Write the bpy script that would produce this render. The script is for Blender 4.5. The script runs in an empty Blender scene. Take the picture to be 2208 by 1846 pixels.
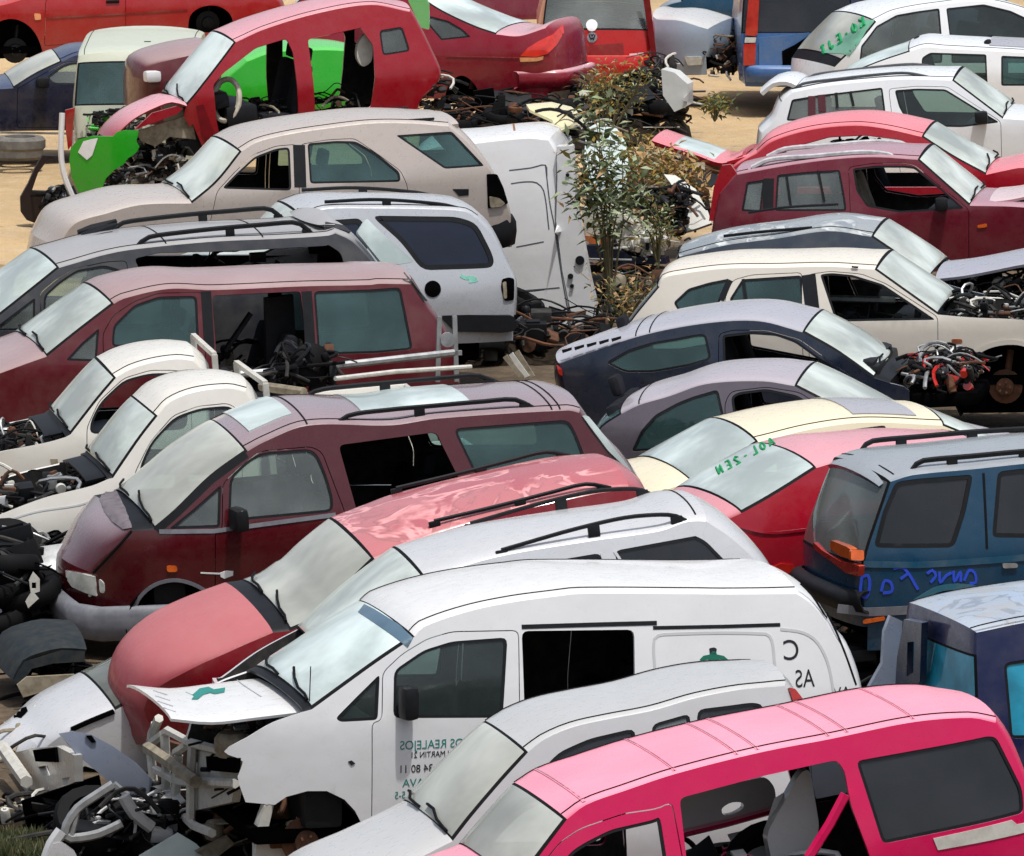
import bpy, bmesh, math, random
from mathutils import Vector, Matrix
from mathutils.geometry import delaunay_2d_cdt
R = math.radians
scene = bpy.context.scene
COL = scene.collection

# ------------------------------------------------------------------ camera
IW, IH, F = 2208.0, 1846.0, 17350.0
PITCH, CAMH = R(7.79), 10.8
cam = bpy.data.objects.new("camera", bpy.data.cameras.new("camera"))
COL.objects.link(cam)
cam.data.sensor_fit = 'HORIZONTAL'; cam.data.sensor_width = 36.0
cam.data.lens = F / IW * 36.0
cam.data.clip_start = 1.0; cam.data.clip_end = 3000.0
cam.location = (0, 0, CAMH); cam.rotation_euler = (R(90) - PITCH, 0, 0)
scene.camera = cam
CAM = Vector((0, 0, CAMH))
FWD = Vector((0, math.cos(PITCH), -math.sin(PITCH))); UP = Vector((0, math.sin(PITCH), math.cos(PITCH)))

def ray(px, py):
    return FWD + Vector((1, 0, 0)) * ((px - IW / 2) / F) - UP * ((py - IH / 2) / F)

def at(px, py, z=0.0):
    """the point of height z seen at a pixel of the photograph"""
    d = ray(px, py)
    return CAM + d * ((z - CAMH) / d.z)

# tracing sheets: origin and scale of the enlarged views the outlines were read from
Q = 2.625
SHEET = {'a': (0, 0, Q), 'b': (700, 0, Q), 'c': (1408, 0, Q), 'd': (0, 430, Q), 'e': (700, 430, Q), 'g': (1408, 430, Q),
         'h': (0, 860, Q), 'i': (700, 860, Q), 'j': (1408, 860, Q), 'k': (0, 1286, Q), 'l': (700, 1286, Q), 'm': (1408, 1286, Q),
         'F': (0, 0, 0.9511), 'n': (0, 0, 4.2), 'o': (1600, 0, 3.454), 'p': (1200, 100, 2.833), 'q': (0, 1180, 2.636), 'S': (0, 0, 1.0)}

def parse(s):
    """'k 10,20 30,40@.4 L 1.0,0.5' -> list of ('px', x, y, z or None) / ('L', x, z)"""
    out, sh = [], 'S'
    for t in s.split():
        if ',' not in t:
            sh = t; continue
        z = None
        if '@' in t:
            t, z = t.split('@'); z = float(z)
        a, b = (float(v) for v in t.split(','))
        if sh == 'L':
            out.append(('L', a, b, None))
        else:
            ox, oy, q = SHEET[sh]
            out.append(('px', ox + a / q, oy + b / q, z))
    return out

def srgb(h, k=1.0):
    h = h.lstrip('#')
    v = [int(h[i:i + 2], 16) / 255 for i in (0, 2, 4)]
    return tuple(min(1, k * (c / 12.92 if c <= .04045 else ((c + .055) / 1.055) ** 2.4)) for c in v) + (1.0,)

# ------------------------------------------------------------------ materials
MATS = {}
def nt(name):
    m = bpy.data.materials.new(name); m.use_nodes = True
    n = m.node_tree; n.nodes.clear()
    o = n.nodes.new('ShaderNodeOutputMaterial')
    return m, n, o
def N(n, typ, **kw):
    x = n.nodes.new(typ)
    for k, v in kw.items():
        if k.startswith('i_'):
            x.inputs[k[2:].replace('_', ' ')].default_value = v
        else:
            setattr(x, k, v)
    return x
def mixc(n, fac, a, b, blend='MIX'):
    x = n.nodes.new('ShaderNodeMix'); x.data_type = 'RGBA'; x.blend_type = blend
    for sock, v in ((x.inputs[0], fac), (x.inputs[6], a), (x.inputs[7], b)):
        if hasattr(v, 'is_linked') or hasattr(v, 'links'):
            n.links.new(v, sock)
        else:
            sock.default_value = v
    return x.outputs[2]
def ramp(n, src, lo, hi, a=0.0, b=1.0):
    x = n.nodes.new('ShaderNodeMapRange'); x.interpolation_type = 'SMOOTHSTEP'
    n.links.new(src, x.inputs[0])
    x.inputs[1].default_value = lo; x.inputs[2].default_value = hi
    x.inputs[3].default_value = a; x.inputs[4].default_value = b
    return x.outputs[0]
def noise(n, coord, scale, detail=4, rough=.55, dist=0.0):
    x = N(n, 'ShaderNodeTexNoise'); x.inputs['Scale'].default_value = scale
    x.inputs['Detail'].default_value = detail; x.inputs['Roughness'].default_value = rough
    x.inputs['Distortion'].default_value = dist
    if coord is not None: n.links.new(coord, x.inputs['Vector'])
    return x.outputs['Fac']
def mul(n, a, b):
    x = N(n, 'ShaderNodeMath', operation='MULTIPLY')
    for s, v in zip(x.inputs, (a, b)):
        if hasattr(v, 'links'): n.links.new(v, s)
        else: s.default_value = v
    return x.outputs[0]

def paint(name, col, fade_sheen=None, fk=.5, rough=.32, coat=.45, metal=0.0, dust=.25, rust=0.0, peel=None):
    """weathered car paint: sun fading and painted sky sheen on top, dusty, dirt splashes low down"""
    key = ('paint', name)
    if key in MATS: return MATS[key]
    mxc, mnc = max(col[:3]), min(col[:3])
    if mnc < .35 * mxc: col = tuple(v * .72 for v in col[:3]) + (1,)
    dust *= .6
    m, n, o = nt(name)
    tc = N(n, 'ShaderNodeTexCoord').outputs['Object']
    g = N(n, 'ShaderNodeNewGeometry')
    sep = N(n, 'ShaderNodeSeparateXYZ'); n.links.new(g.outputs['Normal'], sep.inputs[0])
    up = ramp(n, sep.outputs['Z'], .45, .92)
    n1 = noise(n, tc, 1.1, 4, .5); n2 = noise(n, tc, 14, 5, .7); n3 = noise(n, tc, 60, 3, .6)
    c = mixc(n, ramp(n, n1, .3, .75, 0, .2), col, tuple(v * .8 for v in col[:3]) + (1,))
    if fade_sheen is not None:  # pale tops: real fading plus sky reflection put into the colour
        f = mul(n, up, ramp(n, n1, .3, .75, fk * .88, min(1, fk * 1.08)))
        c = mixc(n, f, c, fade_sheen)
    if peel is not None:
        pa = noise(n, tc, 1.25, 4, .55, 1.1)
        c = mixc(n, mul(n, up, ramp(n, pa, .50, .53, 0, .25)), c, peel)
        line = mul(n, ramp(n, pa, .470, .492), ramp(n, pa, .530, .508))
        c = mixc(n, mul(n, up, mul(n, line, ramp(n, noise(n, tc, 3, 3, .6), .35, .6, .05, .7))), c, tuple(min(1, v * 1.5) for v in peel[:3]) + (1,))
        ed = mul(n, ramp(n, pa, .525, .532), ramp(n, pa, .548, .538))
        c = mixc(n, mul(n, up, mul(n, ed, .45)), c, tuple(v * .4 for v in peel[:3]) + (1,))
    d1 = mul(n, ramp(n, noise(n, tc, 4, 5, .6), .35, .75), dust)
    c = mixc(n, d1, c, (.42, .38, .32, 1))
    so = N(n, 'ShaderNodeSeparateXYZ'); n.links.new(tc, so.inputs[0])
    low = mul(n, ramp(n, so.outputs['Z'], .65, .2), ramp(n, n2, .4, .7, .0, .28))
    c = mixc(n, low, c, (.17, .13, .09, 1))
    sp = ramp(n, noise(n, tc, 17, 2, .5), .80, .84, 0, .05)
    c = mixc(n, sp, c, (.12, .10, .085, 1))
    if rust > 0:
        rr = ramp(n, noise(n, tc, 5, 8, .75), .66 - rust * .25, .70 - rust * .2)
        c = mixc(n, rr, c, (.16, .06, .025, 1))
    b = N(n, 'ShaderNodeBsdfPrincipled')
    n.links.new(c, b.inputs['Base Color'])
    n.links.new(ramp(n, n2, .3, .8, rough * .75, min(1, rough * 1.5)), b.inputs['Roughness'])
    b.inputs['Metallic'].default_value = metal
    b.inputs['Coat Weight'].default_value = coat; b.inputs['Coat Roughness'].default_value = .1; b.inputs['Specular IOR Level'].default_value = .35
    bp = N(n, 'ShaderNodeBump'); bp.inputs['Strength'].default_value = .12; bp.inputs['Distance'].default_value = .05
    n.links.new(noise(n, tc, 3.5, 2, .5), bp.inputs['Height']); n.links.new(bp.outputs[0], b.inputs['Normal'])
    n.links.new(b.outputs[0], o.inputs[0])
    MATS[key] = m
    return m

def plain(name, col, rough=.6, metal=0.0, var=.35, scale=9, second=None, coat=0.0, spec=.3):
    key = ('plain', name)
    if key in MATS: return MATS[key]
    m, n, o = nt(name)
    tc = N(n, 'ShaderNodeTexCoord').outputs['Object']
    c = mixc(n, ramp(n, noise(n, tc, scale, 6, .65), .35, .7, 0, 1), col, second if second else tuple(v * (1 - var) for v in col[:3]) + (1,))
    b = N(n, 'ShaderNodeBsdfPrincipled')
    n.links.new(c, b.inputs['Base Color'])
    b.inputs['Roughness'].default_value = rough; b.inputs['Metallic'].default_value = metal
    b.inputs['Coat Weight'].default_value = coat; b.inputs['Specular IOR Level'].default_value = spec
    n.links.new(b.outputs[0], o.inputs[0])
    MATS[key] = m
    return m

def glass(name, tint, dust=.3, dcol=(.5, .55, .52, 1), rough=.06, spec=1.5, streak=3.0):
    key = ('glass', name)
    if key in MATS: return MATS[key]
    m, n, o = nt(name)
    tc = N(n, 'ShaderNodeTexCoord').outputs['Object']
    tr = N(n, 'ShaderNodeBsdfTransparent'); tr.inputs[0].default_value = tint
    gl = N(n, 'ShaderNodeBsdfGlossy'); gl.inputs['Roughness'].default_value = rough
    gl.inputs['Color'].default_value = (.9, .95, .95, 1)
    fr = N(n, 'ShaderNodeFresnel'); fr.inputs['IOR'].default_value = spec
    mx = N(n, 'ShaderNodeMixShader')
    n.links.new(fr.outputs[0], mx.inputs[0]); n.links.new(tr.outputs[0], mx.inputs[1]); n.links.new(gl.outputs[0], mx.inputs[2])
    df = N(n, 'ShaderNodeBsdfPrincipled'); df.inputs['Base Color'].default_value = dcol; df.inputs['Roughness'].default_value = .45
    df.inputs['Coat Weight'].default_value = .5
    f = ramp(n, noise(n, tc, streak * .33, 5, .55, .3), .32, .68, dust * .55, min(1, dust * 1.22))
    m2 = N(n, 'ShaderNodeMixShader')
    n.links.new(f, m2.inputs[0]); n.links.new(mx.outputs[0], m2.inputs[1]); n.links.new(df.outputs[0], m2.inputs[2])
    n.links.new(m2.outputs[0], o.inputs[0])
    MATS[key] = m
    return m

RUBBER = plain("black rubber", (.007, .007, .008, 1), .7, spec=.12)
TRIM = plain("black plastic trim", (.010, .011, .013, 1), .5, spec=.22)
INNER = plain("grey inner panel", (.028, .028, .030, 1), .8, second=(.06, .056, .05, 1), spec=.1)
CLOTH = plain("dark seat cloth", (.022, .023, .028, 1), .95, spec=.05)
TAN = plain("dirty beige plastic", (.30, .26, .19, 1), .7, second=(.16, .13, .09, 1))
ALU = plain("dull aluminium", (.42, .43, .43, 1), .45, .6)
RUST = plain("rusty iron", (.13, .055, .028, 1), .85, second=(.05, .03, .02, 1))
DIRTYWHITE = plain("dirty off white metal", (.56, .55, .50, 1), .6, second=(.45, .43, .38, 1), scale=13)
CHROME = plain("scratched chrome", (.6, .6, .6, 1), .25, .9)
BLACKHOLE = plain("void shade black", (.003, .003, .0035, 1), .95, spec=.0)  # near-black: shade put into holes and gaps, also used for black parts
GREYPL = plain("grey bumper plastic", (.17, .175, .195, 1), .5, second=(.12, .125, .14, 1))
REDLENS = plain("red lamp lens", (.50, .02, .012, 1), .2, coat=1)
ORANGELENS = plain("orange lamp lens", (.75, .13, .012, 1), .2, coat=1)
CLEARLENS = plain("cloudy clear lens", (.62, .63, .58, 1), .2, coat=1, second=(.42, .42, .36, 1))
TEALINK = plain("teal lettering", (.02, .22, .19, 1), .5, var=.1)
BLACKINK = plain("black lettering", (.015, .016, .02, 1), .5, var=.1)
GREENINK = plain("green paint pen", (.01, .30, .10, 1), .5, var=.2)
WHITEINK = plain("white lettering", (.75, .75, .75, 1), .5, var=.1)
WS = glass("pale dust and glare windscreen", (.40, .50, .47, 1), .82, (.68, .75, .70, 1))  # windscreens: dust and sky glare painted as one pale film
WSD = glass("brown dust and glare windscreen", (.36, .42, .38, 1), .74, (.66, .68, .61, 1), streak=1.6)
RW = glass("pale rear glass", (.45, .56, .54, 1), .84, (.72, .83, .81, 1))
SG = glass("green side glass", (.52, .66, .62, 1), .09, (.32, .42, .41, 1))
SGT = glass("teal side glass", (.38, .58, .56, 1), .22, (.16, .34, .34, 1))
SGP = glass("pale side glass", (.62, .74, .70, 1), .22, (.5, .58, .56, 1))
SGD = glass("dark tinted glass", (.12, .13, .16, 1), .22, (.10, .105, .125, 1))
SGN = glass("navy tinted glass", (.01, .015, .04, 1), .35, (.012, .022, .075, 1))
SGC = glass("cyan tinted glass", (.05, .3, .45, 1), .85, (.015, .36, .56, 1), streak=6)
GL = {'g': SG, 't': SGT, 'p': SGP, 'd': SGD, 'n': SGN, 'c': SGC, 'w': WS}

# ------------------------------------------------------------------ mesh builder
class MB:
    def __init__(s):
        s.v, s.f, s.m = [], [], []
    def add(s, vs, fs, mi=0):
        b = len(s.v); s.v += [tuple(v) for v in vs]
        s.f += [tuple(i + b for i in f) for f in fs]; s.m += [mi] * len(fs)
    def box(s, c, size, mi=0, rot=None, bev=0.0):
        hx, hy, hz = (v / 2 for v in size)
        if bev <= 0:
            vs = [Vector((x, y, z)) for x in (-hx, hx) for y in (-hy, hy) for z in (-hz, hz)]
            fs = [(0, 1, 3, 2), (4, 6, 7, 5), (0, 4, 5, 1), (2, 3, 7, 6), (0, 2, 6, 4), (1, 5, 7, 3)]
        else:
            bm = bmesh.new(); bmesh.ops.create_cube(bm, size=1)
            bmesh.ops.scale(bm, vec=size, verts=bm.verts)
            bmesh.ops.bevel(bm, geom=list(bm.edges), offset=min(bev, min(size) * .45), segments=2, affect='EDGES', profile=.6)
            bm.verts.index_update()
            vs = [v.co.copy() for v in bm.verts]; fs = [tuple(v.index for v in f.verts) for f in bm.faces]; bm.free()
        if rot is not None: vs = [rot @ v for v in vs]
        c = Vector(c); s.add([v + c for v in vs], fs, mi)
    def tube(s, pts, r, mi=0, n=6, cap=True, flat=1.0):
        pts = [Vector(p) for p in pts]
        rs = r if isinstance(r, (list, tuple)) else [r] * len(pts)
        t0 = (pts[1] - pts[0]).normalized()
        a = Vector((0, 0, 1)) if abs(t0.z) < .9 else Vector((1, 0, 0))
        u = t0.cross(a).normalized()
        rings, b = [], len(s.v)
        for i, p in enumerate(pts):
            t = (pts[min(i + 1, len(pts) - 1)] - pts[max(i - 1, 0)]).normalized()
            u = (u - t * u.dot(t)).normalized(); w = t.cross(u)
            for k in range(n):
                an = 2 * math.pi * (k + .5) / n
                s.v.append(tuple(p + u * math.cos(an) * rs[i] + w * math.sin(an) * rs[i] * flat))
        for i in range(len(pts) - 1):
            for k in range(n):
                k2 = (k + 1) % n
                s.f.append((b + i * n + k, b + i * n + k2, b + (i + 1) * n + k2, b + (i + 1) * n + k)); s.m.append(mi)
        if cap:
            s.f.append(tuple(b + k for k in range(n))[::-1]); s.m.append(mi)
            e = b + (len(pts) - 1) * n
            s.f.append(tuple(e + k for k in range(n))); s.m.append(mi)
    def disc(s, c, axis, r, h, mi=0, n=18, r2=None):
        axis = Vector(axis).normalized(); c = Vector(c)
        s.tube([c - axis * h / 2, c + axis * h / 2], [r, r if r2 is None else r2], mi, n)
    def lathe(s, c, axis, prof, mi=0, n=24):
        axis = Vector(axis).normalized(); c = Vector(c)
        a = Vector((0, 0, 1)) if abs(axis.z) < .9 else Vector((1, 0, 0))
        u = axis.cross(a).normalized(); w = axis.cross(u); b = len(s.v)
        for (r, h) in prof:
            for k in range(n):
                an = 2 * math.pi * k / n
                s.v.append(tuple(c + axis * h + (u * math.cos(an) + w * math.sin(an)) * r))
        for i in range(len(prof) - 1):
            for k in range(n):
                k2 = (k + 1) % n
                s.f.append((b + i * n + k, b + i * n + k2, b + (i + 1) * n + k2, b + (i + 1) * n + k)); s.m.append(mi)
    def build(s, name, mats, parent=None, ang=40, solid=0, inner=False):
        me = bpy.data.meshes.new(name); me.from_pydata(s.v, [], s.f)
        for m in (mats if isinstance(mats, (list, tuple)) else [mats]): me.materials.append(m)
        for p, mi in zip(me.polygons, s.m): p.material_index = mi
        me.validate(); me.shade_smooth(); me.set_sharp_from_angle(angle=R(ang))
        o = bpy.data.objects.new(name, me); COL.objects.link(o)
        if parent is not None: o.parent = parent
        if solid:
            md = o.modifiers.new('thickness', 'SOLIDIFY'); md.thickness = solid; md.offset = -1
            md.use_even_offset = False
            if inner: md.material_offset = 1
            es = o.modifiers.new('edges', 'EDGE_SPLIT'); es.split_angle = R(max(30, ang - 6)); es.use_edge_sharp = False
        return o

def tag(o, label, cat, group=None, kind=None):
    if label: o['label'] = label
    if cat: o['category'] = cat
    if group: o['group'] = group
    if kind: o['kind'] = kind
    return o

# ------------------------------------------------------------------ 2-D helpers
def inside(p, poly):
    x, y = p; r = False; j = len(poly) - 1
    for i in range(len(poly)):
        xi, yi = poly[i]; xj, yj = poly[j]
        if (yi > y) != (yj > y) and x < (xj - xi) * (y - yi) / (yj - yi) + xi: r = not r
        j = i
    return r
def area(p):
    return sum(p[i][0] * p[(i + 1) % len(p)][1] - p[(i + 1) % len(p)][0] * p[i][1] for i in range(len(p))) / 2
def rounded(poly, r):
    out = []
    n = len(poly)
    for i in range(n):
        a, b, c = (Vector(poly[k % n]) for k in (i - 1, i, i + 1))
        la, lc = (a - b).length, (c - b).length
        if la < 1e-6 or lc < 1e-6: continue
        ra = min(r, la * .4); rc = min(r, lc * .4)
        p0 = b + (a - b) * (ra / la); p2 = b + (c - b) * (rc / lc)
        for t in (0, .33, .67, 1):
            q = p0 * (1 - t) ** 2 + b * 2 * t * (1 - t) + p2 * t * t
            out.append((q.x, q.y))
    return out
def inset(poly, d):
    if area(poly) < 0: poly = poly[::-1]
    n = len(poly); out = []
    for i in range(n):
        a, b, c = (Vector(poly[k % n]) for k in (i - 1, i, i + 1))
        e1, e2 = (b - a), (c - b)
        if e1.length < 1e-7 or e2.length < 1e-7: out.append(tuple(b)); continue
        e1.normalize(); e2.normalize()
        n1, n2 = Vector((-e1.y, e1.x)), Vector((-e2.y, e2.x))
        m = n1 + n2
        if m.length < 1e-4: m = n1
        m.normalize(); k = d / max(.5, m.dot(n1))
        q = b + m * k; out.append((q.x, q.y))
    return out
def dens(poly, h, closed=True):
    out = []; n = len(poly)
    for i in range(n if closed else n - 1):
        a, b = Vector(poly[i]), Vector(poly[(i + 1) % n])
        k = max(1, int(math.ceil((b - a).length / h)))
        for t in range(k):
            q = a + (b - a) * (t / k); out.append((q.x, q.y))
    if not closed: out.append(tuple(poly[-1]))
    return out
def curve(pts, h=.08):
    """Catmull-Rom through the points"""
    pts = [Vector(p) for p in pts]
    if len(pts) < 3: return dens([tuple(p) for p in pts], h, False)
    out = []
    for i in range(len(pts) - 1):
        p1, p2 = pts[i], pts[i + 1]
        p0 = pts[i - 1] if i else p1 + (p1 - p2); p3 = pts[i + 2] if i + 2 < len(pts) else p2 + (p2 - p1)
        L = (p2 - p1).length
        m1 = (p2 - p0) * (L / max(1e-6, (p1 - p0).length + L)); m2 = (p3 - p1) * (L / max(1e-6, (p3 - p2).length + L))
        k = max(1, int(math.ceil(L / h)))
        for j in range(k):
            t = j / k; t2, t3 = t * t, t * t * t
            q = p1 * (2 * t3 - 3 * t2 + 1) + m1 * (t3 - 2 * t2 + t) + p2 * (-2 * t3 + 3 * t2) + m2 * (t3 - t2)
            out.append(tuple(q))
    out.append(tuple(pts[-1]))
    return out
def region(outline, holes=(), h=.1):
    """triangulate an outline with holes; grid points inside so it can follow a curved surface"""
    loops = [dens(outline, h)] + [dens(q, h) for q in holes]
    vs, es = [], []
    for lp in loops:
        b = len(vs); vs += [Vector(p) for p in lp]
        es += [(b + i, b + (i + 1) % len(lp)) for i in range(len(lp))]
    x0, x1 = min(p[0] for p in outline), max(p[0] for p in outline)
    y0, y1 = min(p[1] for p in outline), max(p[1] for p in outline)
    nx, ny = int((x1 - x0) / h), int((y1 - y0) / h)
    for i in range(1, nx + 1):
        for j in range(1, ny + 1):
            q = (x0 + (i - .5 + .25 * (j % 2)) * (x1 - x0) / max(1, nx), y0 + (j - .5) * (y1 - y0) / max(1, ny))
            if inside(q, outline) and not any(inside(q, k) for k in holes): vs.append(Vector(q))
    ov, oe, of, *_ = delaunay_2d_cdt(vs, es, [], 0, 1e-5)
    keep = []
    for f in of:
        c = ((ov[f[0]].x + ov[f[1]].x + ov[f[2]].x) / 3, (ov[f[0]].y + ov[f[1]].y + ov[f[2]].y) / 3)
        if inside(c, outline) and not any(inside(c, k) for k in holes): keep.append(tuple(f))
    used = sorted({i for f in keep for i in f}); mp = {o: i for i, o in enumerate(used)}
    return [(ov[i].x, ov[i].y) for i in used], [tuple(mp[i] for i in f) for f in keep]

GLYPH = {'A': [[(0, 0), (.35, 1), (.7, 0)], [(.15, .4), (.55, .4)]], '-': [[(.1, .45), (.5, .45)]], '2': [[(0, .8), (.3, 1), (.6, .75), (0, 0), (.65, 0)]],
         'E': [[(.6, 1), (0, 1), (0, 0), (.6, 0)], [(0, .5), (.5, .5)]], 'L': [[(0, 1), (0, 0), (.6, 0)]], 'S': [[(.6, .9), (.2, 1), (.05, .75), (.55, .35), (.4, 0), (0, .1)]],
         'P': [[(0, 0), (0, 1), (.5, .95), (.55, .6), (0, .5)]], 'R': [[(0, 0), (0, 1), (.5, .95), (.55, .6), (0, .5), (.6, 0)]], 'K': [[(0, 0), (0, 1)], [(.6, 1), (0, .5), (.6, 0)]],
         'D': [[(0, 0), (0, 1), (.5, .8), (.55, .3), (0, 0)]], 'F': [[(0, 0), (0, 1), (.6, 1)], [(0, .5), (.5, .5)]], '7': [[(0, 1), (.6, 1), (.2, 0)]],
         'O': [[(.3, 0), (0, .3), (0, .7), (.3, 1), (.6, .7), (.6, .3), (.3, 0)]], 'T': [[(.3, 0), (.3, 1)], [(0, 1), (.6, 1)]], 'J': [[(.5, 1), (.5, .2), (.25, 0), (0, .2)]], 'N': [[(0, 0), (0, 1), (.6, 0), (.6, 1)]]}
CROWN = {'front': .11, 'hood': .05, 'nohood': .0, 'cowl': .03, 'ws': .09, 'nows': 0, 'roof': .055, 'noroof': 0, 'rw': .08, 'norw': 0,
         'deck': .04, 'tail': .09, 'notail': 0, 'bodyroof': .055}
US = [-1, -.988, -.968, -.90, -.80, -.62, -.42, -.2, 0, .2, .42, .62, .80, .90, .968, .988, 1]

class Frame:
    """a thing: an Empty posed in the yard; x runs along it to the right of the picture, y away from the camera, z up"""
    def __init__(s, name, label, cat, at_, yaw=0, tilt=0, roll=0, W=1.7, zb=.95, tum=.26, z0=0.0, sill=.28, group=None,
                 tf=.16, tr=.10, tuck=.05, **_):
        s.W, s.zb, s.tum, s.sill, s.tuck = W, zb, tum, sill, tuck
        s.ends = None; s.tl, s.trr = tf, tr
        s.R = (Matrix.Rotation(R(yaw), 3, 'Z') @ Matrix.Rotation(R(-tilt), 3, 'Y') @ Matrix.Rotation(R(roll), 3, 'X'))
        (k, px, py, _z), = parse(at_[0])
        P = at(px, py, z0 + at_[1])
        s.o = P - s.R @ Vector((0, -s.hw(0, at_[1]), at_[1]))
        s.RT = s.R.transposed(); s.cl = s.RT @ (CAM - s.o)
        e = bpy.data.objects.new(name, None); COL.objects.link(e)
        e.empty_display_size = .3
        e.matrix_world = Matrix.Translation(s.o) @ s.R.to_4x4()
        s.e = e; tag(e, label, cat, group)
    def hw(s, x, z):
        h = s.W / 2
        if z > s.zb:
            q = z - s.zb; h -= s.tum * q + .05 * q * q
        else:
            q = min(1.2, (s.zb - z) / max(.1, s.zb - s.sill)); h -= s.tuck * q * q
        if s.ends:
            L = .75; d = x - s.ends[0]
            if d < L: h -= s.tl * ((L - d) / L) ** 2.2 if d > 0 else s.tl
            L = .6; d = s.ends[1] - x
            if d < L: h -= s.trr * ((L - d) / L) ** 2.2 if d > 0 else s.trr
        return max(.2, h)
    def ld(s, px, py):
        return s.RT @ ray(px, py)
    def S(s, st, off=0.0):
        """outline on the near side -> (x, z)"""
        out = []
        for t in parse(st):
            if t[0] == 'L': out.append((t[1], t[2])); continue
            d = s.ld(t[1], t[2]); y = -s.W / 2
            for _ in range(14):
                k = (y - s.cl.y) / d.y; x = s.cl.x + d.x * k; z = s.cl.z + d.z * k
                y = -s.hw(x, z) - off
            out.append((x, t[3] if t[3] is not None else z))
        return out
    def Y(s, st, y):
        out = []
        for t in parse(st):
            if t[0] == 'L': out.append((t[1], t[2])); continue
            d = s.ld(t[1], t[2]); k = (y - s.cl.y) / d.y
            out.append((s.cl.x + d.x * k, t[3] if t[3] is not None else s.cl.z + d.z * k))
        return out
    def X(s, st, x):
        out = []
        for t in parse(st):
            if t[0] == 'L': out.append((t[1], t[2])); continue
            d = s.ld(t[1], t[2]); k = (x - s.cl.x) / d.x
            out.append((s.cl.y + d.y * k, s.cl.z + d.z * k))
        return out
    def Z(s, st, z):
        out = []
        for t in parse(st):
            d = s.ld(t[1], t[2]); k = (z - s.cl.z) / d.z
            out.append((s.cl.x + d.x * k, s.cl.y + d.y * k))
        return out
    # ---- pieces on the side surface
    def side(s, name, outline, mat, holes=(), off=0.0, far=False, parent=None, solid=.025, inner=INNER, h=.1, both=False):
        vs, fs = region(outline, holes, h)
        b = MB()
        for sg in ((-1, 1) if both else ((1,) if far else (-1,))):
            v3 = [Vector((x, sg * (s.hw(x, z) + off), z)) for x, z in vs]
            ff = []
            for f in fs:
                nn = (v3[f[1]] - v3[f[0]]).cross(v3[f[2]] - v3[f[0]])
                ff.append(f if nn.y * sg > 0 else f[::-1])
            b.add(v3, ff)
        if not b.f: return None
        return b.build(name, [mat, inner or mat], parent or s.e, solid=solid, inner=bool(inner) and solid > 0)
    def ribbon(s, name, pts, w, mat, off=.004, parent=None, both=False, depth=0):
        """thin raised line along the side"""
        pts = dens(pts, .08, False); b = MB()
        for sg in ((-1, 1) if both else (-1,)):
            vs, fs = [], []
            for i, p in enumerate(pts):
                t = (Vector(pts[min(i + 1, len(pts) - 1)]) - Vector(pts[max(0, i - 1)]))
                if t.length < 1e-6: t = Vector((1, 0))
                t.normalize(); q = Vector((-t.y, t.x)) * w / 2
                for g in (-1, 1):
                    x, z = p[0] + q.x * g, p[1] + q.y * g
                    vs.append((x, sg * (s.hw(x, z) + off), z))
                if i: fs.append((2 * i - 2, 2 * i, 2 * i + 1, 2 * i - 1) if sg < 0 else (2 * i - 1, 2 * i + 1, 2 * i, 2 * i - 2))
            b.add(vs, fs)
        return b.build(name, mat, parent or s.e, solid=depth or .006)
    def decal(s, name, st, mat, off=.006, r=.0, parent=None, h=.1):
        p = s.S(st)
        if r: p = rounded(p, r)
        return s.side(name, p, mat, off=off, parent=parent, solid=.006, inner=None, h=h)
    def lamp(s, name, st, mat, off=.015, r=.02, parent=None):
        return s.side(name, rounded(s.S(st), r), mat, off=off, parent=parent, solid=.05, inner=None)
    def xface(s, name, st, x, mat, th=.02, r=.0, parent=None, holes=(), bow=0.0):
        """a plate in a plane x = const (front or rear faces), th along x"""
        p = s.X(st, x)
        if r: p = rounded(p, r)
        vs, fs = region(p, [s.X(q, x) for q in holes], .1)
        b = MB(); n = len(vs); sg = -1 if th < 0 else 1
        W2 = s.W / 2
        fx = lambda y: -sg * 0 + (bow * (1 - (y / W2) ** 2))
        b.add([(x + fx(y), y, z) for y, z in vs] + [(x + th + fx(y), y, z) for y, z in vs],
              list(fs) + [tuple(i + n for i in f) for f in fs])
        rim = {}
        for f in fs:
            for i in range(3):
                e = (f[i], f[(i + 1) % 3]); rim[tuple(sorted(e))] = rim.get(tuple(sorted(e)), 0) + 1
        b.add([], [])
        for (i, j), c in rim.items():
            if c == 1: b.f.append((i, j, j + n, i + n)); b.m.append(0)
        return b.build(name, mat, parent or s.e)
    def slab(s, name, poly, y, th, mat, holes=(), parent=None, bend=0.0, inner=None, lean=0.0):
        """plate in a plane y = const, th thick away from the camera"""
        vs, fs = region(poly, holes, .12); b = MB(); n = len(vs)
        zc = sum(p[1] for p in poly) / len(poly)
        zl = min(p[1] for p in poly)
        fy = lambda x, z: bend * (z - zc) ** 2 + lean * (z - zl)
        fs = [f if ((vs[f[1]][0] - vs[f[0]][0]) * (vs[f[2]][1] - vs[f[0]][1]) - (vs[f[1]][1] - vs[f[0]][1]) * (vs[f[2]][0] - vs[f[0]][0])) > 0 else f[::-1] for f in fs]
        b.add([(x, y + fy(x, z), z) for x, z in vs], fs)
        o = b.build(name, [mat, inner or mat], parent or s.e, solid=th, inner=inner is not None)
        return o
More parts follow.
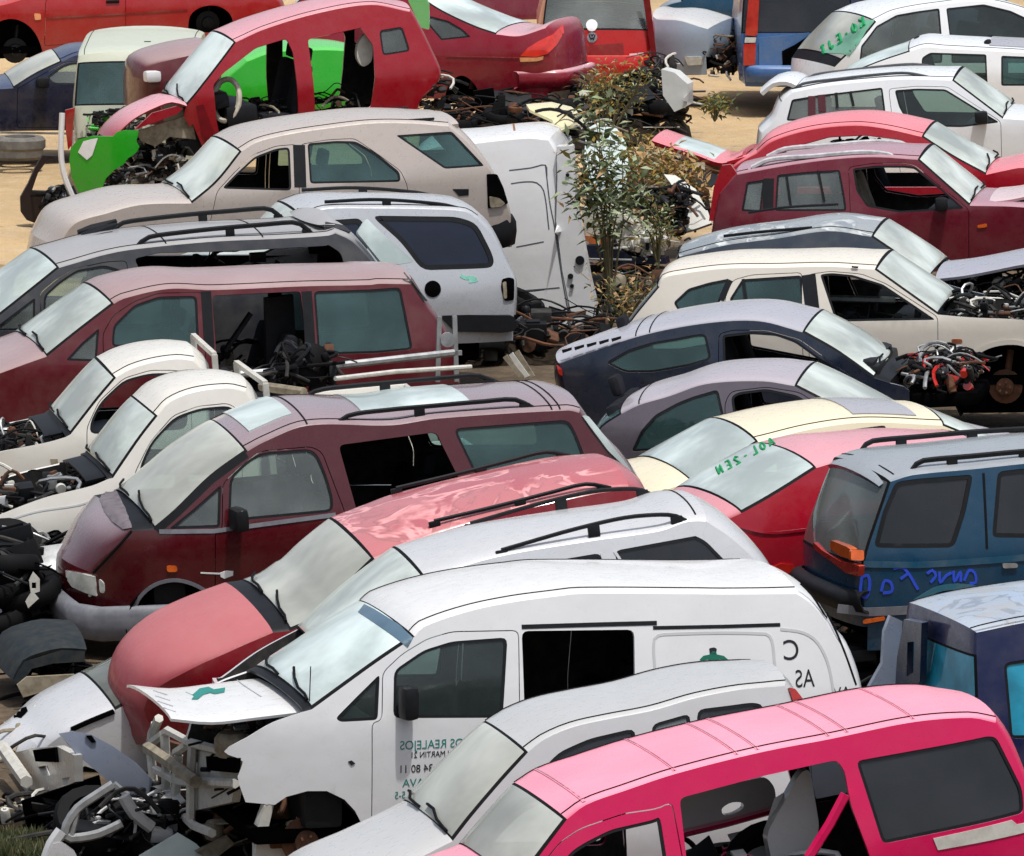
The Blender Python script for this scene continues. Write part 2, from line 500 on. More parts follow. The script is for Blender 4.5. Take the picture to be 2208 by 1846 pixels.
    def strip(s, name, near, y0, mat, th=.02, crown=.04, parent=None, h=.1, hole=None, glassmat=None, y1=None, ends=0.0):
        """panel spanning from a near edge polyline (x,z) at y=-y0 to its mirror image; optional glazed opening"""
        pts = curve(near, h); n = len(pts); b = MB(); y1 = y0 if y1 is None else y1
        us = [-1, -.97, -.88, -.7, -.45, -.15, .15, .45, .7, .88, .97, 1]
        nr = []
        for i in range(n):
            t = Vector(pts[min(i + 1, n - 1)]) - Vector(pts[max(0, i - 1)]); t.normalize(); nr.append(Vector((-t.y, t.x)))
        vs, fs, gl = [], [], []
        for i, p in enumerate(pts):
            e = math.sin(math.pi * i / (n - 1)) if ends else 1
            for u in us:
                c = crown * (1 - abs(u) ** 2.2) + .012 * (1 - abs(u) ** 12)
                yy = -y0 + (u + 1) / 2 * (y0 + y1)
                vs.append((p[0] + nr[i].x * c, yy, p[1] + nr[i].y * c))
        m = len(us)
        for i in range(n - 1):
            for k in range(m - 1):
                f = (i * m + k, (i + 1) * m + k, (i + 1) * m + k + 1, i * m + k + 1)
                if hole and hole[0] <= (i + .5) / (n - 1) <= hole[1] and 2 <= k <= m - 4: gl.append(f)
                else: fs.append(f)
        b.add(vs, fs)
        o = b.build(name, [mat, INNER], parent or s.e, solid=th, inner=True)
        if gl:
            g = MB(); g.add(vs, gl); g.build('rear_window', glassmat or RW, o, solid=.004)
        return o
    # ---- rods and such in local space
    def rod(s, name, pts, r, mat, parent=None, n=6):
        b = MB(); b.tube(pts, r, 0, n); return b.build(name, mat, parent or s.e)
    def yrod(s, name, st, y, r, mat, parent=None, h=.1, smooth=True):
        p = s.Y(st, y); p = curve(p, h) if smooth else p
        return s.rod(name, [(x, y, z) for x, z in p], r, mat, parent)
    def clutter(s, name, lo, hi, n, seed, mats=None, parent=None, big=.2):
        """packed machinery, hoses and brackets in a box of local space, one part"""
        mats = mats or [TRIM, ALU, RUST, DIRTYWHITE, RUBBER, INNER]
        rnd = random.Random(seed); b = MB()
        lo, hi = Vector(lo), Vector(hi); k_ = len(mats)
        for _ in range(int(n * 1.7)):
            c = Vector([rnd.uniform(lo[i], hi[i]) for i in range(3)]); k = rnd.random()
            mi = rnd.choice([0, 0, 0, 4, 4, 4, 5, 5, 1, 1, 2, 3]) % k_
            rot = Matrix.Rotation(rnd.gauss(0, .18), 3, 'X') @ Matrix.Rotation(rnd.choice([0, 0, 1.57, rnd.uniform(-3, 3)]), 3, 'Z') @ Matrix.Rotation(rnd.gauss(0, .2), 3, 'Y')
            if big > .24 and k < .05:
                ax = rot @ Vector((rnd.uniform(-.5, .5), rnd.uniform(-.5, .5), 1)); b.lathe(c, ax, [(.17, -.07), (.25, -.08), (.28, -.04), (.28, .04), (.25, .08), (.17, .07), (.16, 0), (.17, -.07)], mats.index(RUBBER) if RUBBER in mats else 0, 18)
            elif big > .24 and k < .12:
                b.box(c, (rnd.uniform(.25, .6), rnd.uniform(.2, .45), .012), mi, rot @ Matrix.Rotation(rnd.gauss(0, .5), 3, 'X'), .004)
            elif k < .30:
                sz = [rnd.uniform(.03, big) * rnd.choice([.5, 1]) for _ in range(3)]
                b.box(c, sz, mi, rot, .01)
                if rnd.random() < .6: b.box(c + rot @ Vector((0, 0, sz[2] / 2 + .012)), (sz[0] * .7, sz[1] * .5, .02), (mi + 1) % k_, rot)
            elif k < .48:
                r = rnd.uniform(.015, big * .35); ax = rot @ Vector(rnd.choice([(0, 0, 1), (0, 1, 0), (1, 0, 0)]))
                h = rnd.uniform(.03, .16)
                b.lathe(c, ax, [(0, -h / 2), (r * .9, -h / 2), (r, -h * .3), (r, h * .3), (r * .8, h / 2), (r * .4, h / 2), (r * .3, h * .6), (0, h * .6)], mi, 12)
            else:
                L = rnd.uniform(.08, big * 1.7); a = rot @ Vector((L, 0, 0)); q = Vector((0, 0, rnd.uniform(-.02, .16)))
                w = rot @ Vector((0, rnd.uniform(-.12, .12), 0))
                p = [c - a + (a * 2) * t + q * math.sin(math.pi * t) + w * math.sin(2 * math.pi * t) for t in [i / 7 for i in range(8)]]
                b.tube(p, rnd.uniform(.005, .020), mi, 6)
        return b.build(name, mats, parent or s.e)
    # ---- patches laid on whatever surface the pixel meets
    def bvh(s):
        from mathutils.bvhtree import BVHTree
        vs, fs = [], []
        for ch in s.e.children:
            if ch.type == 'MESH' and not any(k in ch.name for k in ('wiper', 'rail', 'antenna', 'engine', 'scrap', 'glass', 'mirror')):
                b = len(vs); vs += [v.co.copy() for v in ch.data.vertices]
                fs += [tuple(i + b for i in p.vertices) for p in ch.data.polygons]
        s._t = BVHTree.FromPolygons(vs, fs); return s._t
    def hit(s, px, py, off, t=None):
        t = t or s._t; d = s.ld(px, py).normalized()
        loc, nor, i, dist = t.ray_cast(s.cl, d)
        if loc is None: return None
        if nor.dot(d) > 0: nor = -nor
        return loc + nor * off
    def skin(s, name, st, mat, off=.008, r=0, th=.006, step=6, parent=None, holes=()):
        """a patch outlined in the photograph, lying on the car's own surface"""
        t = s.bvh()
        P = [(q[1], -q[2]) for q in parse(st)]
        if r: P = rounded(P, r)
        vs, fs = region(P, [[(q[1], -q[2]) for q in parse(h)] for h in holes], step)
        v3 = [s.hit(x, -y, off, t) for x, y in vs]
        fs = [f for f in fs if all(v3[i] is not None for i in f) and max((v3[f[0]] - v3[f[1]]).length, (v3[f[1]] - v3[f[2]]).length) < .5]
        if not fs: print('skin miss', name, st); return None
        b = MB(); out = []
        for f in fs:
            nn = (v3[f[1]] - v3[f[0]]).cross(v3[f[2]] - v3[f[0]])
            out.append(f if nn.dot(s.cl - v3[f[0]]) > 0 else f[::-1])
        b.add([v if v is not None else Vector((0, 0, 0)) for v in v3], out)
        used = sorted({i for f in out for i in f}); mp = {o: i for i, o in enumerate(used)}
        b.v = [b.v[i] for i in used]; b.f = [tuple(mp[i] for i in f) for f in b.f]
        return b.build(name, mat, parent or s.e, 45, th)
    def skinlines(s, name, lines, r, mat, off=.004, step=5, parent=None, smooth=True):
        t = s.bvh(); b = MB()
        for st in lines:
            P = [(q[1], q[2]) for q in parse(st)] if isinstance(st, str) else st
            P = curve(P, step) if (smooth and len(P) > 2) else dens(P, step, False)
            run = []
            for x, y in P:
                h = s.hit(x, y, off, t)
                if h is None or (run and (h - run[-1]).length > .35):
                    if len(run) > 1: b.tube(run, r, 0, 5)
                    run = [h] if h is not None else []
                elif not run or (h - run[-1]).length > 1e-4: run.append(h)
            if len(run) > 1: b.tube(run, r, 0, 5)
        return b.build(name, mat, parent or s.e) if b.f else None
    def pen(s, name, word, p0, adv, up, r, mat, mirror=True, w=.72):
        """hand lettering on the surface: start, advance per letter and letter height as pixel vectors"""
        (_, x, y, _z), = parse(p0); lines = []
        if mirror: word = word[::-1]
        for i, ch in enumerate(word):
            for stk in GLYPH.get(ch, []):
                pts = []
                for a, b_ in stk:
                    a = (.65 - a) if mirror else a
                    pts.append((x + adv[0] * (i + a * w) + up[0] * b_, y + adv[1] * (i + a * w) + up[1] * b_))
                lines.append(pts)
        return s.skinlines(name, lines, r, mat, smooth=False, step=2.5)
    def text(s, name, body, st, size, mat, mirror=True, off=.002, parent=None, ang=0.0, shear=0, extr=.0008, xs=1.0):
        """lettering on the side; st is the pixel of its left end (baseline)"""
        (x, z), = s.S(st)
        cu = bpy.data.curves.new(name, 'FONT'); cu.body = body; cu.size = size; cu.extrude = extr
        cu.align_x = 'RIGHT' if mirror else 'LEFT'; cu.shear = shear
        t = bpy.data.objects.new(name + '_tmp', cu); COL.objects.link(t)
        bpy.context.view_layer.update()
        me = bpy.data.meshes.new_from_object(t.evaluated_get(bpy.context.evaluated_depsgraph_get()))
        bpy.data.objects.remove(t); bpy.data.curves.remove(cu)
        ca, sa = math.cos(R(ang)), math.sin(R(ang))
        for v in me.vertices:
            u, w, d = v.co.x * (-1 if mirror else 1) * xs, v.co.y, v.co.z
            xx, zz = x + u * ca - w * sa, z + u * sa + w * ca
            v.co = (xx, -(s.hw(xx, zz) + off + d), zz)
        if mirror: me.flip_normals()
        me.materials.clear(); me.materials.append(mat); me.name = name
        o = bpy.data.objects.new(name, me); COL.objects.link(o); o.parent = parent or s.e
        return o

def seat_mesh(b, x, y, z, nose, mi=0, w=.48):
    """cushion, backrest and headrest; nose = direction the sitter faces"""
    n = nose
    b.box((x, y, z + .10), (.50, w, .17), mi, Matrix.Rotation(-n * .1, 3, 'Y'), .06)
    b.box((x - n * .30, y, z + .44), (.15, w, .62), mi, Matrix.Rotation(-n * .30, 3, 'Y'), .06)
    b.box((x - n * .43, y, z + .84), (.10, .26, .19), mi, Matrix.Rotation(-n * .25, 3, 'Y'), .045)

class Car(Frame):
    def __init__(s, name, label, cat, at_, segs, mat, nose=-1, roofmat=None, bot=None, doors=(), wins=(), opens=(), arches=(),
                 lines=(), crown={}, interior=True, seats=True, glassws=WS, glassrw=RW, hoodmat=None, sides='both', seat=CLOTH, gutter=True,
                 floor=True, roofname='roof', trim=.021, **kw):
        Frame.__init__(s, name, label, cat, at_, **kw)
        s.nose = nose
        # first pass: find the ends, so that nose and tail can be drawn in
        first = [p for _, st in segs for p in s.S(st)]
        xs = [p[0] for p in first]
        s.ends = (min(xs), max(xs))
        pts, rng = [], []
        last = None
        for kind, st in segs:
            q = s.S(st)
            if last is not None: q = [last] + q
            q = curve(q, .07)
            if kind in ('ws', 'rw') and len(q) > 3:
                la = Vector(q[0]).lerp(Vector(q[1]), min(.9, .018 / max(.03, (Vector(q[1]) - Vector(q[0])).length)))
                lb = Vector(q[-1]).lerp(Vector(q[-2]), min(.9, .018 / max(.03, (Vector(q[-1]) - Vector(q[-2])).length)))
                q = [q[0], tuple(la)] + q[1:-1] + [tuple(lb), q[-1]]
            # rows close to both ends, for the seals
            i0 = len(pts) - 1 if pts else 0
            pts += q if not pts else q[1:]
            rng.append((kind, i0, len(pts) - 1)); last = q[-1]
        s.pts, s.rng = pts, rng
        if bot: b = s.S(bot)
        else: b = [(pts[-1][0], s.sill), (pts[0][0], s.sill)]
        outline = pts + b
        holes = []
        s.dz = []
        for d in doors:
            d['poly'] = rounded(s.S(d['o']), d.get('r', .05)); holes.append(d['poly'])
        W_ = [(rounded(s.S(w[0]), w[2] if len(w) > 2 else .05), w[1]) for w in wins]
        O_ = [rounded(s.S(w), .04) for w in opens]
        A_ = [curve(s.S(w), .05) for w in arches]
        holes += [w[0] for w in W_] + O_ + A_
        b = MB(); vs, fs = region(outline, holes, .1)
        sgs = {'both': (-1, 1), 'near': (-1,), 'far': (1,)}[sides]
        for sg in sgs:
            v3 = [Vector((x, sg * s.hw(x, z), z)) for x, z in vs]
            b.add(v3, [f if (v3[f[1]] - v3[f[0]]).cross(v3[f[2]] - v3[f[0]]).y * sg > 0 else f[::-1] for f in fs])
        # ---- the lofted skin from near to far side
        n = len(pts); nr = []
        for i in range(n):
            t = Vector(pts[min(i + 1, n - 1)]) - Vector(pts[max(0, i - 1)])
            if t.length < 1e-6: t = Vector((1, 0))
            t.normalize(); nr.append(Vector((-t.y, t.x)))
        cr = [0.0] * n
        C = dict(CROWN); C.update(crown)
        for kind, a, e in rng:
            for i in range(a, e + 1): cr[i] = C[kind]
        for _ in range(3): cr = [(cr[max(0, i - 1)] + cr[i] + cr[min(n - 1, i + 1)]) / 3 for i in range(n)]
        for _ in range(2):
            nr = [(nr[max(0, i - 1)] + nr[i] * 1.5 + nr[min(n - 1, i + 1)]).normalized() for i in range(n)]
        grid = []
        for i, (x, z) in enumerate(pts):
            h = s.hw(x, z); row = []
            for u in US:
                c = cr[i] * (1 - abs(u) ** 2.3) + .022 * (1 - abs(u) ** 26)
                row.append(Vector((x + nr[i].x * c, u * h, z + nr[i].y * c)))
            grid.append(row)
        s.grid = grid; m = len(US)
        def quads(i0, i1):
            v = [p for r_ in grid[i0:i1 + 1] for p in r_]
            f = [(i * m + k, (i + 1) * m + k, (i + 1) * m + k + 1, i * m + k + 1) for i in range(i1 - i0) for k in range(m - 1)]
            g = v[f[0][0]], v[f[0][1]], v[f[0][3]]
            return v, f
        for kind, a, e in rng:
            v, f = quads(a, e); q = MB()
            if kind in ('front', 'tail', 'bodyroof'):
                b.add(v, f)
            elif kind == 'cowl':
                q.add(v, f); q.build('cowl_panel', [TRIM, INNER], s.e, 50, .025, True)
            elif kind in ('roof', 'hood', 'deck'):
                q.add(v, f)
                nm = {'roof': roofname, 'hood': 'hood', 'deck': 'boot_lid'}[kind]
                q.build(nm, [roofmat if (roofmat and kind == 'roof') else (hoodmat if (hoodmat and kind == 'hood') else mat), INNER], s.e, 50, .025, True)
            elif kind in ('ws', 'rw'):
                rows = e - a
                q.add(v, f)
                for t, ff in enumerate(q.f):
                    i, k = divmod(t, m - 1)
                    if k < 2 or k >= m - 3 or i == 0 or i == rows - 1: q.m[t] = 1
                q.build('windscreen' if kind == 'ws' else 'rear_window', [glassws if kind == 'ws' else glassrw, RUBBER], s.e, 50)
        s.body = b.build('body', [mat, INNER], s.e, 42, .03, True)
        # ---- doors and windows
        for d in doors:
            hs = []
            for w in d.get('w', ()):
                hs.append((rounded(s.S(w[0]), w[2] if len(w) > 2 else .05), w[1]))
            dn = d.get('name', 'front_door')
            for far in ((False, True) if (sides == 'both' and d.get('far', 1)) else (False,)):
                if far is False and d.get('gone'): continue
                do = s.side(dn, inset(d['poly'], .007), d.get('mat', mat), [w[0] for w in hs], .0, far, None, .035)
                if do is None: continue
                for w, gk in hs: s.glaze(w, gk, far, do, trim)
                if d.get('handle') and not far:
                    (hx, hz), = s.S(d['handle']); hb = MB(); y = -(s.hw(hx, hz) + .012)
                    hb.box((hx, y, hz), (.19, .03, .045), 0, None, .012); hb.build('door_handle', d.get('hm', TRIM), do)
        for w, gk in W_:
            for far in ((False, True) if sides == 'both' else (False,)): s.glaze(w, gk, far, s.e, trim)
        for ln in lines:
            s.ribbon('panel_seam', s.S(ln), .012, RUBBER, .002, both=False)
        if gutter:
            for kind, a, e in rng:
                if kind == 'roof' and e - a > 3:
                    for u0 in (3, m - 4):
                        g = MB(); g.tube([grid[i][u0] + Vector((0, 0, .002)) for i in range(a, e + 1)], .005, 0, 5)
                        g.build('roof_seam', RUBBER, s.e)
        x0, x1 = s.ends
        fl = s.sill
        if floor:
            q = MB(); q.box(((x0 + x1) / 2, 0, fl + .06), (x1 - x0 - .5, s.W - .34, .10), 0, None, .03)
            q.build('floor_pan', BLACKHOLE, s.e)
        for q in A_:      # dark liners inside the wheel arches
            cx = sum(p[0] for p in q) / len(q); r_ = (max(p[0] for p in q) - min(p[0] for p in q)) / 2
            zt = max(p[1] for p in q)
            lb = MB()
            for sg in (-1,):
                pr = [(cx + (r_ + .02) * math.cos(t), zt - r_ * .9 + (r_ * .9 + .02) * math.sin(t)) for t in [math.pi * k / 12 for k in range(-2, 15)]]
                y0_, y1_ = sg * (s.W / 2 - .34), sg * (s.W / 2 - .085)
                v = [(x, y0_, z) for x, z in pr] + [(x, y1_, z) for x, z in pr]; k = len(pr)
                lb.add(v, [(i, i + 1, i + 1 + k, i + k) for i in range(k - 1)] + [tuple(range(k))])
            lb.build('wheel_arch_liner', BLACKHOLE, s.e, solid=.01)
        if interior:
            zb = s.zb
            wsr = [(a, e) for kd, a, e in rng if kd in ('ws', 'nows')]
            cx = None
            if wsr:
                a, e = wsr[0]; cx = pts[a][0] if nose < 0 else pts[e][0]
                q = MB(); h = s.hw(cx, zb) - .09
                q.box((cx - nose * .28, 0, zb - .13), (.55, 2 * h, .2), 0, Matrix.Rotation(nose * .12, 3, 'Y'), .07)
                q.box((cx - nose * .10, 0, zb - .42), (.28, 2 * h, .62), 0, None, .04)
                q.build('dashboard', TRIM, s.e)
            if seats and cx is not None:
                q = MB(); xf = cx - nose * 1.12
                for sx in ((xf, s.hw(xf, .6) * .48), (xf, -s.hw(xf, .6) * .48)):
                    q = MB(); seat_mesh(q, sx[0], sx[1], fl + .14, nose); q.build('seat', seat, s.e)
                xr = xf - nose * .95
                if x0 + .55 < xr < x1 - .55:
                    q = MB(); seat_mesh(q, xr, 0, fl + .14, nose, 0, s.W - .42); q.build('rear_seat', seat, s.e)
    def glaze(s, w, gk, far, parent, trim):
        s.side('window_trim', w, TRIM, [inset(w, trim)], -.004, far, parent, .012, None)
        if gk != 'o':
            s.side('window_glass', inset(w, trim - .006), GL[gk], (), -.012, far, parent, 0, None, .2)
    # ---- fittings
    def rail(s, st, y, r=.018, mat=TRIM, posts=(), far=True, drop=.075, flat=1.0):
        """roof rail: traced on the near side, mirrored to the far one"""
        p = curve(s.Y(st, -y), .1)
        for sg in ((-1, 1) if far else (-1,)):
            b = MB(); b.tube([(x, sg * y, z) for x, z in p], r, 0, 6, True, flat)
            for t in posts:
                x, z = p[min(len(p) - 1, int(t * (len(p) - 1)))]
                b.box((x, sg * y, z - drop / 2), (.09, .035, drop), 0, None, .01)
            b.build('roof_rail', mat, s.e)
    def rooflines(s, xs, name='roof_seam', w=.012, u0=3, u1=None, mat=RUBBER):
        b = MB(); m = len(US); u1 = u1 or m - 4
        for st in xs:
            (x, z), = s.S(st)
            i = min(range(len(s.pts)), key=lambda k: (s.pts[k][0] - x) ** 2 + (s.pts[k][1] - z) ** 2)
            i = max(0, min(len(s.pts) - 2, i)); a, c = s.grid[i], s.grid[i + 1]
            vs, fs = [], []
            for k in range(u0, u1 + 1):
                t = (c[k] - a[k]).normalized(); up = Vector((0, 0, .004))
                vs += [a[k] - t * w / 2 + up, a[k] + t * w / 2 + up]
                j = len(vs)
                if k > u0: fs.append((j - 4, j - 3, j - 1, j - 2))
            b.add(vs, fs)
        return b.build(name, mat, s.e, solid=.004)
    def roofpanel(s, st0, st1, name, mat, u0=4, u1=None, lift=.012, th=.02):
        """a panel lying on the roof skin between two places along its edge (sunroofs, hatches)"""
        m = len(US); u1 = u1 or m - 5
        idx = []
        for st in (st0, st1):
            (x, z), = s.S(st)
            idx.append(min(range(len(s.pts)), key=lambda k: (s.pts[k][0] - x) ** 2 + (s.pts[k][1] - z) ** 2))
        a, e = min(idx), max(idx)
        if e - a < 1: e = a + 1
        b = MB(); w = u1 - u0 + 1
        vs = [s.grid[i][k] + Vector((0, 0, lift)) for i in range(a, e + 1) for k in range(u0, u1 + 1)]
        fs = [(i * w + k, (i + 1) * w + k, (i + 1) * w + k + 1, i * w + k + 1) for i in range(e - a) for k in range(w - 1)]
        b.add(vs, fs)
        return b.build(name, mat, s.e, 50, th)
    def bumper(s, end, z0, z1, mat, name='bumper', d=.10, back=.55, n=16, lip=True, out=.03, rise=0.0):
        """moulded bumper wrapped round one end (end=-1 left, +1 right)"""
        x = s.ends[0] if end < 0 else s.ends[1]
        h = s.hw(x - end * back, (z0 + z1) / 2) + .015
        path = []
        for k in range(n + 1):
            t = -1 + 2 * k / n
            y = t * h; a = abs(t)
            path.append((x + end * (out + d * (1 - a ** 2.5)) - end * (back * max(0, (a - .82) / .18) ** 1.5), y))
        prof = [(-.03, z0), (.02, z0 + .02), (.05, z0 + (z1 - z0) * .45), (.05, z0 + (z1 - z0) * .75), (.015, z1 - .01), (-.05, z1)]
        b = MB(); m = len(prof)
        vs = [(px + end * o, py * (1 + o * .25), z + rise * (1 - (py / h) ** 2)) for px, py in path for o, z in prof]
        fs = [(i * m + k, i * m + k + 1, (i + 1) * m + k + 1, (i + 1) * m + k) if end < 0 else (i * m + k, (i + 1) * m + k, (i + 1) * m + k + 1, i * m + k + 1) for i in range(n) for k in range(m - 1)]
        b.add(vs, fs)
        return b.build(name, mat, s.e, 60, .02)
    def mirror(s, st, mat=TRIM, size=(.10, .20, .15), out=.16):
        (x, z), = s.S(st); b = MB(); y = -(s.hw(x, z) + out)
        b.box((x, y, z), size, 0, Matrix.Rotation(.12, 3, 'Z'), .045)
        b.box((x - s.nose * -.02, y + out * .55, z - .03), (.06, out * .9, .05), 0, None, .015)
        return b.build('wing_mirror', mat, s.e)
    def wiper(s, ws=0, t=.1, mat=RUBBER):
        rg = [(a, e) for kd, a, e in s.rng if kd in ('ws', 'rw')]
        if not rg: return
        a, e = rg[ws]; b = MB()
        if s.nose > 0: seq = list(range(e, a - 1, -1))
        else: seq = list(range(a, e + 1))
        n = len(seq)
        for u0, u1, r1 in ((3, 7, .16), (8, 12, .16)):
            p = [s.grid[seq[min(n - 1, int(n * (t * 0.2 + r1 * k / 4)))]][u0 + k] + Vector((0, 0, .025)) for k in range(u1 - u0 + 1)]
            b.tube(p, .011, 0, 5)
        return b.build('wiper', mat, s.e)
    def hub(s, st, inn=.14, r=.15, mat=RUST, tyre=False):
        (x, z), = s.S(st); y = -(s.W / 2 - inn); b = MB()
        if tyre:
            t = MB()
            t.lathe((x, y, z), (0, -1, 0), [(.19, -.10), (.29, -.10), (.315, -.06), (.315, .06), (.29, .10), (.20, .10), (.19, .03)], 0, 24)
            o = t.build('wheel', RUBBER, s.e)
            b.lathe((x, y, z), (0, -1, 0), [(.195, .075), (.18, .05), (.10, .06), (.06, .08), (.0, .08)], 0, 20)
            b.build('rim', mat, o); return
        b.lathe((x, y, z), (0, -1, 0), [(r, -.02), (r, .0), (r * .55, .01), (r * .5, .06), (r * .3, .07), (.0, .07)], 0, 20)
        b.tube([(x, y + .05, z), (x + .05, y + .12, z + .35)], .035, 0, 8)
        for k in range(5):
            a_ = k * 2 * math.pi / 5
            b.tube([(x + r * .32 * math.cos(a_), y - .05, z + r * .32 * math.sin(a_)), (x + r * .32 * math.cos(a_), y - .10, z + r * .32 * math.sin(a_))], .012, 0, 5)
        b.build('wheel_hub', mat, s.e)
    def swheel(s, x, y, z, mat=TRIM, r=.19):
        b = MB(); ax = Vector((s.nose * .85, 0, -.5)).normalized()
        u = Vector((0, 1, 0)); w = ax.cross(u)
        p = [Vector((x, y, z)) + (u * math.cos(t) + w * math.sin(t)) * r for t in [2 * math.pi * k / 20 for k in range(21)]]
        b.tube(p, .017, 0, 6, False)
        for t in (.6, math.pi - .6, 1.5 * math.pi):
            b.tube([Vector((x, y, z)), Vector((x, y, z)) + (u * math.cos(t) + w * math.sin(t)) * r], .014, 0, 5)
        b.disc((x, y, z), ax, .06, .05, 0, 12)
        b.tube([Vector((x, y, z)), Vector((x, y, z)) + ax * .4], .03, 0, 6)
        return b.build('steering_wheel', mat, s.e)
# ================================================================== paints
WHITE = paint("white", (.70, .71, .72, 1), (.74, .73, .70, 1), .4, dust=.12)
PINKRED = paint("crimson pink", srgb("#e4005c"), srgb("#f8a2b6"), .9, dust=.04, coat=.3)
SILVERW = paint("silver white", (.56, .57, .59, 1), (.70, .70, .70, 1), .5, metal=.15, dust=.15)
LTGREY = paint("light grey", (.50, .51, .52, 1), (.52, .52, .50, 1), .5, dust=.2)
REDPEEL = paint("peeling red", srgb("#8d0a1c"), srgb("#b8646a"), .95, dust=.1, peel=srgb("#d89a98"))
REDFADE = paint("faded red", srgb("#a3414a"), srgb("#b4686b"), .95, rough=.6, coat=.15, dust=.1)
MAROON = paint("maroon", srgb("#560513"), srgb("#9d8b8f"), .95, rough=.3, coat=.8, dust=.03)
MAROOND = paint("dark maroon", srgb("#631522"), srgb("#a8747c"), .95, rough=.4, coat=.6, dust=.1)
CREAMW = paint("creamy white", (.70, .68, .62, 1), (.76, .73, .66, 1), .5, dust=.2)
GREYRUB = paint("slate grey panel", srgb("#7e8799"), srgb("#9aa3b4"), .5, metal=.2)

# ================================================================== crimson pink off-roader, bottom right
c = Car('off_road_car', "crimson pink off-road car with ribbed pink roof and its doors off", 'car', ('m 1290,1410', 1.02),
    [('front', "l 150,2300 230,2000"), ('hood', "l 600,1830 1080,1650"), ('ws', "l 1230,1450 1372,1262"),
     ('roof', "l 1480,1180 1700,1100 m 130,1004 600,885 1000,808 1480,711 1800,688 1938,716"),
     ('tail', "m 2020,850 2110,1060 2200,1260 2260,1500 2290,1800")],
    PINKRED, yaw=15, tilt=10, roll=0, W=1.50, seats=False, zb=1.0, tum=.16, z0=.3, glassws=WSD,
    wins=[("m 1150,932 1900,790 1945,800 2090,1090 2100,1225 1300,1402", 'd', .04)],
    doors=[dict(o="l 1240,1500 1330,1390 1450,1310 1700,1225 1880,1200 m 110,1160 170,1480 230,1900 l 1150,1900", w=[("l 1300,1560 1400,1440 1480,1390 1620,1320 1860,1265 m 40,1245 80,1500 80,1640 l 1250,1640", 'o')])],
    opens=["m 150,1142 600,1022 1040,925 1085,985 1120,1180 1270,1600 1270,1850 220,1850"],
    crown={'roof': .02})
c.rooflines(["l 1480,1176", "m 110,1004", "m 470,915", "m 600,885", "m 985,811", "m 1110,786", "m 1490,711"], 'roof_rib', .022, 2, 14, PINKRED)
c.rooflines(["l 1486,1176", "m 117,1004", "m 477,915", "m 607,885", "m 992,811", "m 1117,786", "m 1497,711"], 'roof_rib_edge', .009, 2, 14, MAROOND)
c.decal('body_stripe', "m 1585,1370 2030,1265 2060,1290 2200,1262 2200,1310 1612,1436", DIRTYWHITE)
c.rod('pillar_brace', [(x, -.72, z) for x, z in c.Y("m 1090,1120 1000,1290 880,1480", -.72)], .035, PINKRED)
c.swheel(c.S("l 1400,1560")[0][0], -.35, 1.0)
c.slab('seat_panel', rounded(c.Y("m 640,1350 840,990 890,980 945,1320 880,1460 700,1620", -.2), .06), -.2, .1, LTGREY)
c.slab('far_door_panel', rounded(c.Y("m 140,1150 200,1110 640,1020 690,1080 700,1190 640,1215 165,1345", .55), .04), .55, .06, paint("grey white door card", srgb("#c9c6c6"), None, dust=.2), [rounded(c.Y("m 385,1200 440,1165 510,1165 515,1200 450,1235 395,1240", .55), .05)])
c.rod('door_rail', [(x, .5, z) for x, z in c.Y("m 150,1350 420,1285 670,1215", .5)], .025, PINKRED)
c.clutter('interior_scrap', (c.S("m 200,1500")[0][0], -.5, .5), (c.S("m 1100,1500")[0][0], .4, .95), 40, 11, [TRIM, LTGREY, INNER, TRIM, RUBBER, PINKRED], big=.3)

# ================================================================== grey van-car
c = Car('compact_van', "light grey compact van between the white lettered van and the pink off-roader", 'van', ('l 1700,720', 1.75),
    [('front', "l -300,2200 -250,2000"), ('hood', "l 50,1720 400,1550 725,1385"), ('ws', "l 830,1250 1000,1050 1152,882"),
     ('roof', "l 1240,812 1400,742 1600,696 1850,648 m 250,574 500,528 745,507"),
     ('tail', "m 800,610 850,760 880,1000 890,1200")],
    LTGREY, yaw=14, tilt=8, W=1.48, zb=1.0, tum=.2, roofmat=LTGREY, glassws=WSD, crown={'roof': .012},
    wins=[("l 1100,1180 1250,960 1330,880 1500,805 1760,745 1760,1100", 'd', .06), ("l 1850,725 2070,662 2070,1000 1860,1100", 'p', .05), ("m 250,640 560,600 620,612 625,680 600,950 250,1000", 'd', .05)])
c.lamp('tail_light', "m 765,512 800,520 868,606 800,625", REDLENS, .02, .01)
c.wiper(0)
b = MB(); c.cowl = None
c.strip('cowl_panel', c.S("l 610,1440 735,1378"), .66, TRIM, .02, .03)

